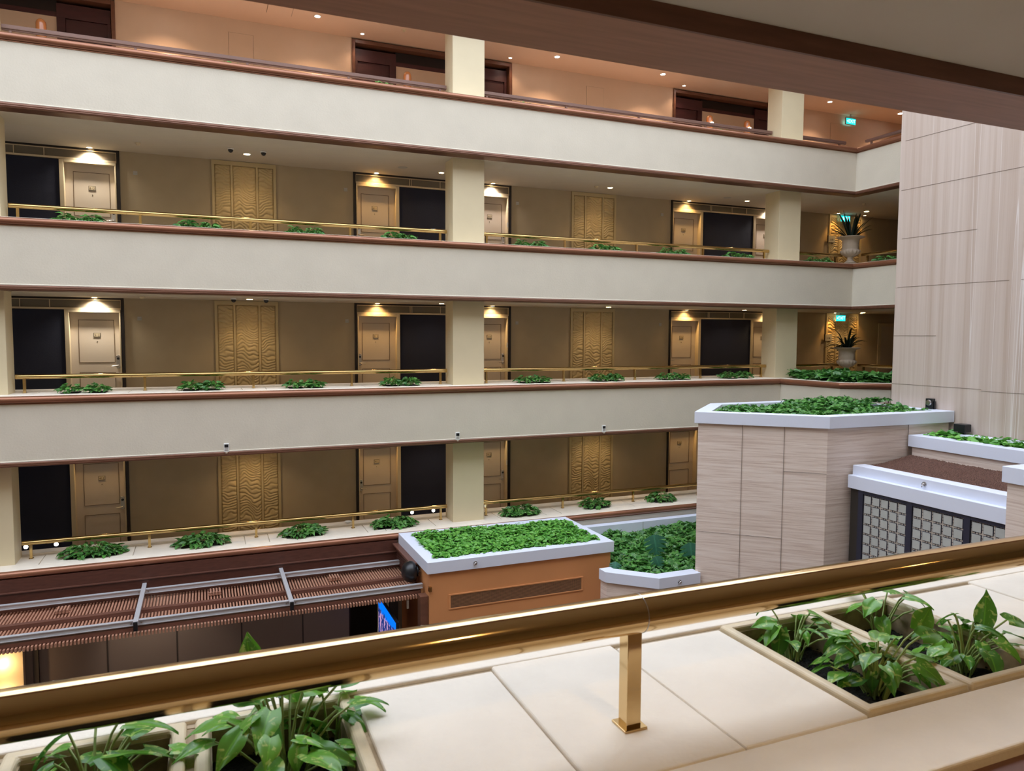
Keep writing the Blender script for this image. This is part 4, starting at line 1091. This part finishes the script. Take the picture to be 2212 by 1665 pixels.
root = empty('garden_tap', (14.2, 12.15, -1.50), 'dark brass garden tap on the angled wall above the block greenery', 'tap')
c = Vector((14.2, 12.13, -1.50))
a = MB(); a.cyl(c+Vector((0, .05, .02)), c+Vector((0, -.12, .02)), .018, n=10); a.cyl(c+Vector((0, -.11, .03)), c+Vector((.03, -.13, -.08)), .02, .016, n=10); a.build('spout', 'bronze', root)
a = MB(); a.cyl(c+Vector((0, -.06, .02)), c+Vector((0, -.06, .09)), .01, n=8); a.cyl(c+Vector((-.04, -.06, .09)), c+Vector((.04, -.06, .09)), .009, n=8); a.build('handle', 'bronze', root)
root = empty('floodlight', (12.76, 9.9, -1.35), 'small black floodlight on the tall block cap beside the marble wall', 'floodlight')
a = MB(); a.box(12.70, 12.79, 9.83, 9.97, -1.34, -1.15); a.build('housing', 'blackplastic', root, bevel=.008)
a = MB(); a.lathe([(0, -.03), (.05, -.025), (.06, 0)], (12.70, 9.9, -1.23), 16, axis='x'); a.build('lens', 'steel', root)
a = MB(); a.box(12.74, 12.78, 9.81, 9.83, -1.36, -1.2); a.box(12.74, 12.78, 9.97, 9.99, -1.36, -1.2); a.build('bracket', 'blackplastic', root)
root = empty('floodlight', (12.72, 9.2, -1.7), 'black floodlight half hidden in the greenery under the cap end', 'floodlight')
a = MB(); a.box(12.62, 12.80, 9.1, 9.32, -1.70, -1.56); a.build('housing', 'blackplastic', root, bevel=.01)
a = MB(); a.box(12.68, 12.72, 9.15, 9.27, -1.85, -1.70); a.build('bracket', 'blackplastic', root)
c = (2.71, 15.50, LV[3]+.03)
a = MB(); a.lathe([(.03, .0), (.035, .01), (.075, .045), (.07, .045), (.03, .014), (0, .012)], c, 20)
tag(a.build('white_bowl', 'whiteplastic', smooth=True), 'small white bowl on the back of the lowest gallery ledge', 'bowl')

# ------------------------------------------------------------------ foreground ledge: covers, troughs, plants
def cover(x0, x1, label):
    b = MB(); b.box(x0+.006, x1-.006, 1.434, 2.076, NL-.045, NL-.003)
    tag(b.build('stone_cover', 'ledge', bevel=.006, seg=2), label, 'cover slab', 'cover slabs in the foreground ledge')
cover(.37, .805, 'cream stone cover slab left of the brass post')
cover(1.236, 1.664, 'cream stone cover slab right of the brass post')
cover(2.49, 2.968, 'cream stone cover slab beyond the right-hand planters')
cover(-1.0, -.58, 'cream stone cover slab at the far left of the foreground')
def trough(x0, x1, label):
    y0, y1, z1 = 1.437, 2.087, NL+.008
    root = empty('planter_trough', ((x0+x1)/2, (y0+y1)/2, NL-.3), label, 'planter', 'rectangular troughs in the foreground ledge')
    o = [(x0, y0), (x1, y0), (x1, y1), (x0, y1)]; inn = offset_poly(o, .036); inn2 = offset_poly(o, .05)
    b = MB(); b.ring(o, inn, z1-.10, z1); b.build('rim', 'trough', root, bevel=.011, seg=3)
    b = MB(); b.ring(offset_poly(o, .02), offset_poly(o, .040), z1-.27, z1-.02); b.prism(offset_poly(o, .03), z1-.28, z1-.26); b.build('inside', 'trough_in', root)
    s = MB(); n1, n2 = 16, 26; vs = []; fs = []
    for j in range(n2+1):
        for k in range(n1+1):
            x = x0+.038+(x1-x0-.076)*k/n1; y = y0+.038+(y1-y0-.076)*j/n2
            vs.append((x, y, NL-.105+.022*noise.noise(Vector((x*9, y*9, 1)))+.008*noise.noise(Vector((x*40, y*40, 2)))))
    for j in range(n2):
        for k in range(n1):
            a = j*(n1+1)+k; fs.append((a, a+1, a+n1+2, a+n1+1))
    s.add(vs, fs)
    for _ in range(500):
        x = random.uniform(x0+.05, x1-.05); y = random.uniform(y0+.05, y1-.05); r = random.uniform(.002, .006); z = NL-.095+.022*noise.noise(Vector((x*9, y*9, 1)))
        a = random.uniform(0, 6)
        s.add([(x+r*math.cos(a+t), y+r*math.sin(a+t), z) for t in (0, 2.1, 4.2)]+[(x, y, z+r)], [(0, 1, 3), (1, 2, 3), (2, 0, 3)])
    s.build('soil', 'soil', root, recalc=False)
trough(-.475, -.065, 'buff planter trough at the far left edge of the foreground')
trough(-.045, .362, 'buff planter trough left of the brass post, second from the left')
trough(1.668, 2.068, 'stained buff planter trough right of the brass post')
trough(2.080, 2.482, 'buff planter trough at the right end of the foreground')

def pothos(loc, n, spread, height, lsz, seed, label, extra=(), lean=(0, 0)):
    random.seed(seed); root = empty('pothos_plant', loc, label, 'plant', 'potted pothos in the foreground'); b = Vector(loc)
    lv = MB(); st = MB()
    specs = []
    for k in range(n):
        a = 2*math.pi*k/n*2.4+random.uniform(-.4, .4); r = spread*random.uniform(.25, 1); h = height*random.uniform(.35, 1)*(1-.25*r/spread)
        specs.append((math.cos(a)*r+lean[0]*h, math.sin(a)*r+lean[1]*h, h, lsz*random.uniform(.7, 1.25), None, random.uniform(.15, .55)))
    for e in extra: specs.append(e)
    for (x, y, h, L, dv, dr) in specs:
        p0 = b+Vector((x*.18+random.uniform(-.015, .015), y*.18+random.uniform(-.015, .015), -.005)); p3 = b+Vector((x, y, h))
        m1 = p0+(p3-p0)*.4+Vector((-x*.12, -y*.12, h*.12)); m2 = p0+(p3-p0)*.75+Vector((-x*.08, -y*.08, h*.10))
        st.tube([p0, m1, m2, p3], .0032, 6)
        out = Vector((x, y, 0)); out = out.normalized() if out.length > .005 else Vector((1, 0, 0))
        if dv is None:
            j = Vector((random.uniform(-.6, .6), random.uniform(-.6, .6), random.uniform(-.55, .25))); d = (out+j).normalized(); up = Vector((random.uniform(-.35, .35), random.uniform(-.35, .35), 1))
        else: d = Vector(dv[0]); up = Vector(dv[1])
        leaf_hi(lv, p3, d, up, L, L*random.uniform(.58, .72), dr, random.random())
    lv.build('leaves', 'leaf_near', root, smooth=True, recalc=False)
    st.build('stems', 'stem', root, smooth=True)
    return root
SZ = NL-.10
pothos((-.27, 1.90, SZ), 24, .20, .24, .10, 101, 'pothos plant in the far-left foreground trough', lean=(0, 0))
pothos((.165, 1.86, SZ), 46, .19, .27, .098, 102, 'dense pothos plant in the second trough from the left',
       extra=[(-.07, .10, .27, .10, ((-.1, .1, 1), (.0, -1, .2)), .1)])
pothos((1.895, 1.965, SZ), 18, .13, .19, .088, 103, 'sparse pothos at the back of the trough right of the brass post',
       extra=[(-.09, -.03, .13, .11, ((-.3, -.3, -.8), (-.5, -.8, .3)), .2)])
pothos((1.945, 1.665, SZ), 42, .15, .21, .088, 104, 'bushy pothos at the front of the trough right of the brass post',
       extra=[(.15, -.02, .19, .115, ((.75, .1, .52), (-.3, -.85, .3)), .1), (.12, -.06, .19, .12, ((1, 0, .1), (-.2, -.5, .8)), .3)])
pothos((2.33, 1.985, SZ), 12, .12, .21, .085, 105, 'pothos with tall stalks at the back of the rightmost trough')
pothos((2.355, 1.665, SZ), 34, .14, .20, .085, 106, 'bushy pothos at the front of the rightmost trough with one tall upright leaf',
       extra=[(.09, .0, .135, .135, ((.22, .05, 1), (-.35, -.95, .1)), .08), (.18, -.02, .16, .13, ((1, -.1, -.1), (0, -.4, 1)), .3)])
pothos((.30, 2.0, SZ), 6, .09, .16, .09, 107, 'little pothos shoot in the back corner of the second trough')
# lone tall leaf showing above the rail
root = empty('pothos_shoot', (.13, 1.93, SZ), 'single pothos leaf on a tall stalk poking up above the brass rail', 'plant')
lv = MB(); random.seed(2); leaf_hi(lv, (.09, 1.95, -.872), (-.05, .05, 1), (.1, -1, .3), .105, .075, .1, .4); lv.build('leaf_blade', 'leaf_near', root, smooth=True, recalc=False)
st = MB(); st.tube([(.13, 1.93, SZ), (.12, 1.95, -1.0), (.09, 1.95, -.87)], .003, 6); st.build('stalk', 'stem', root)
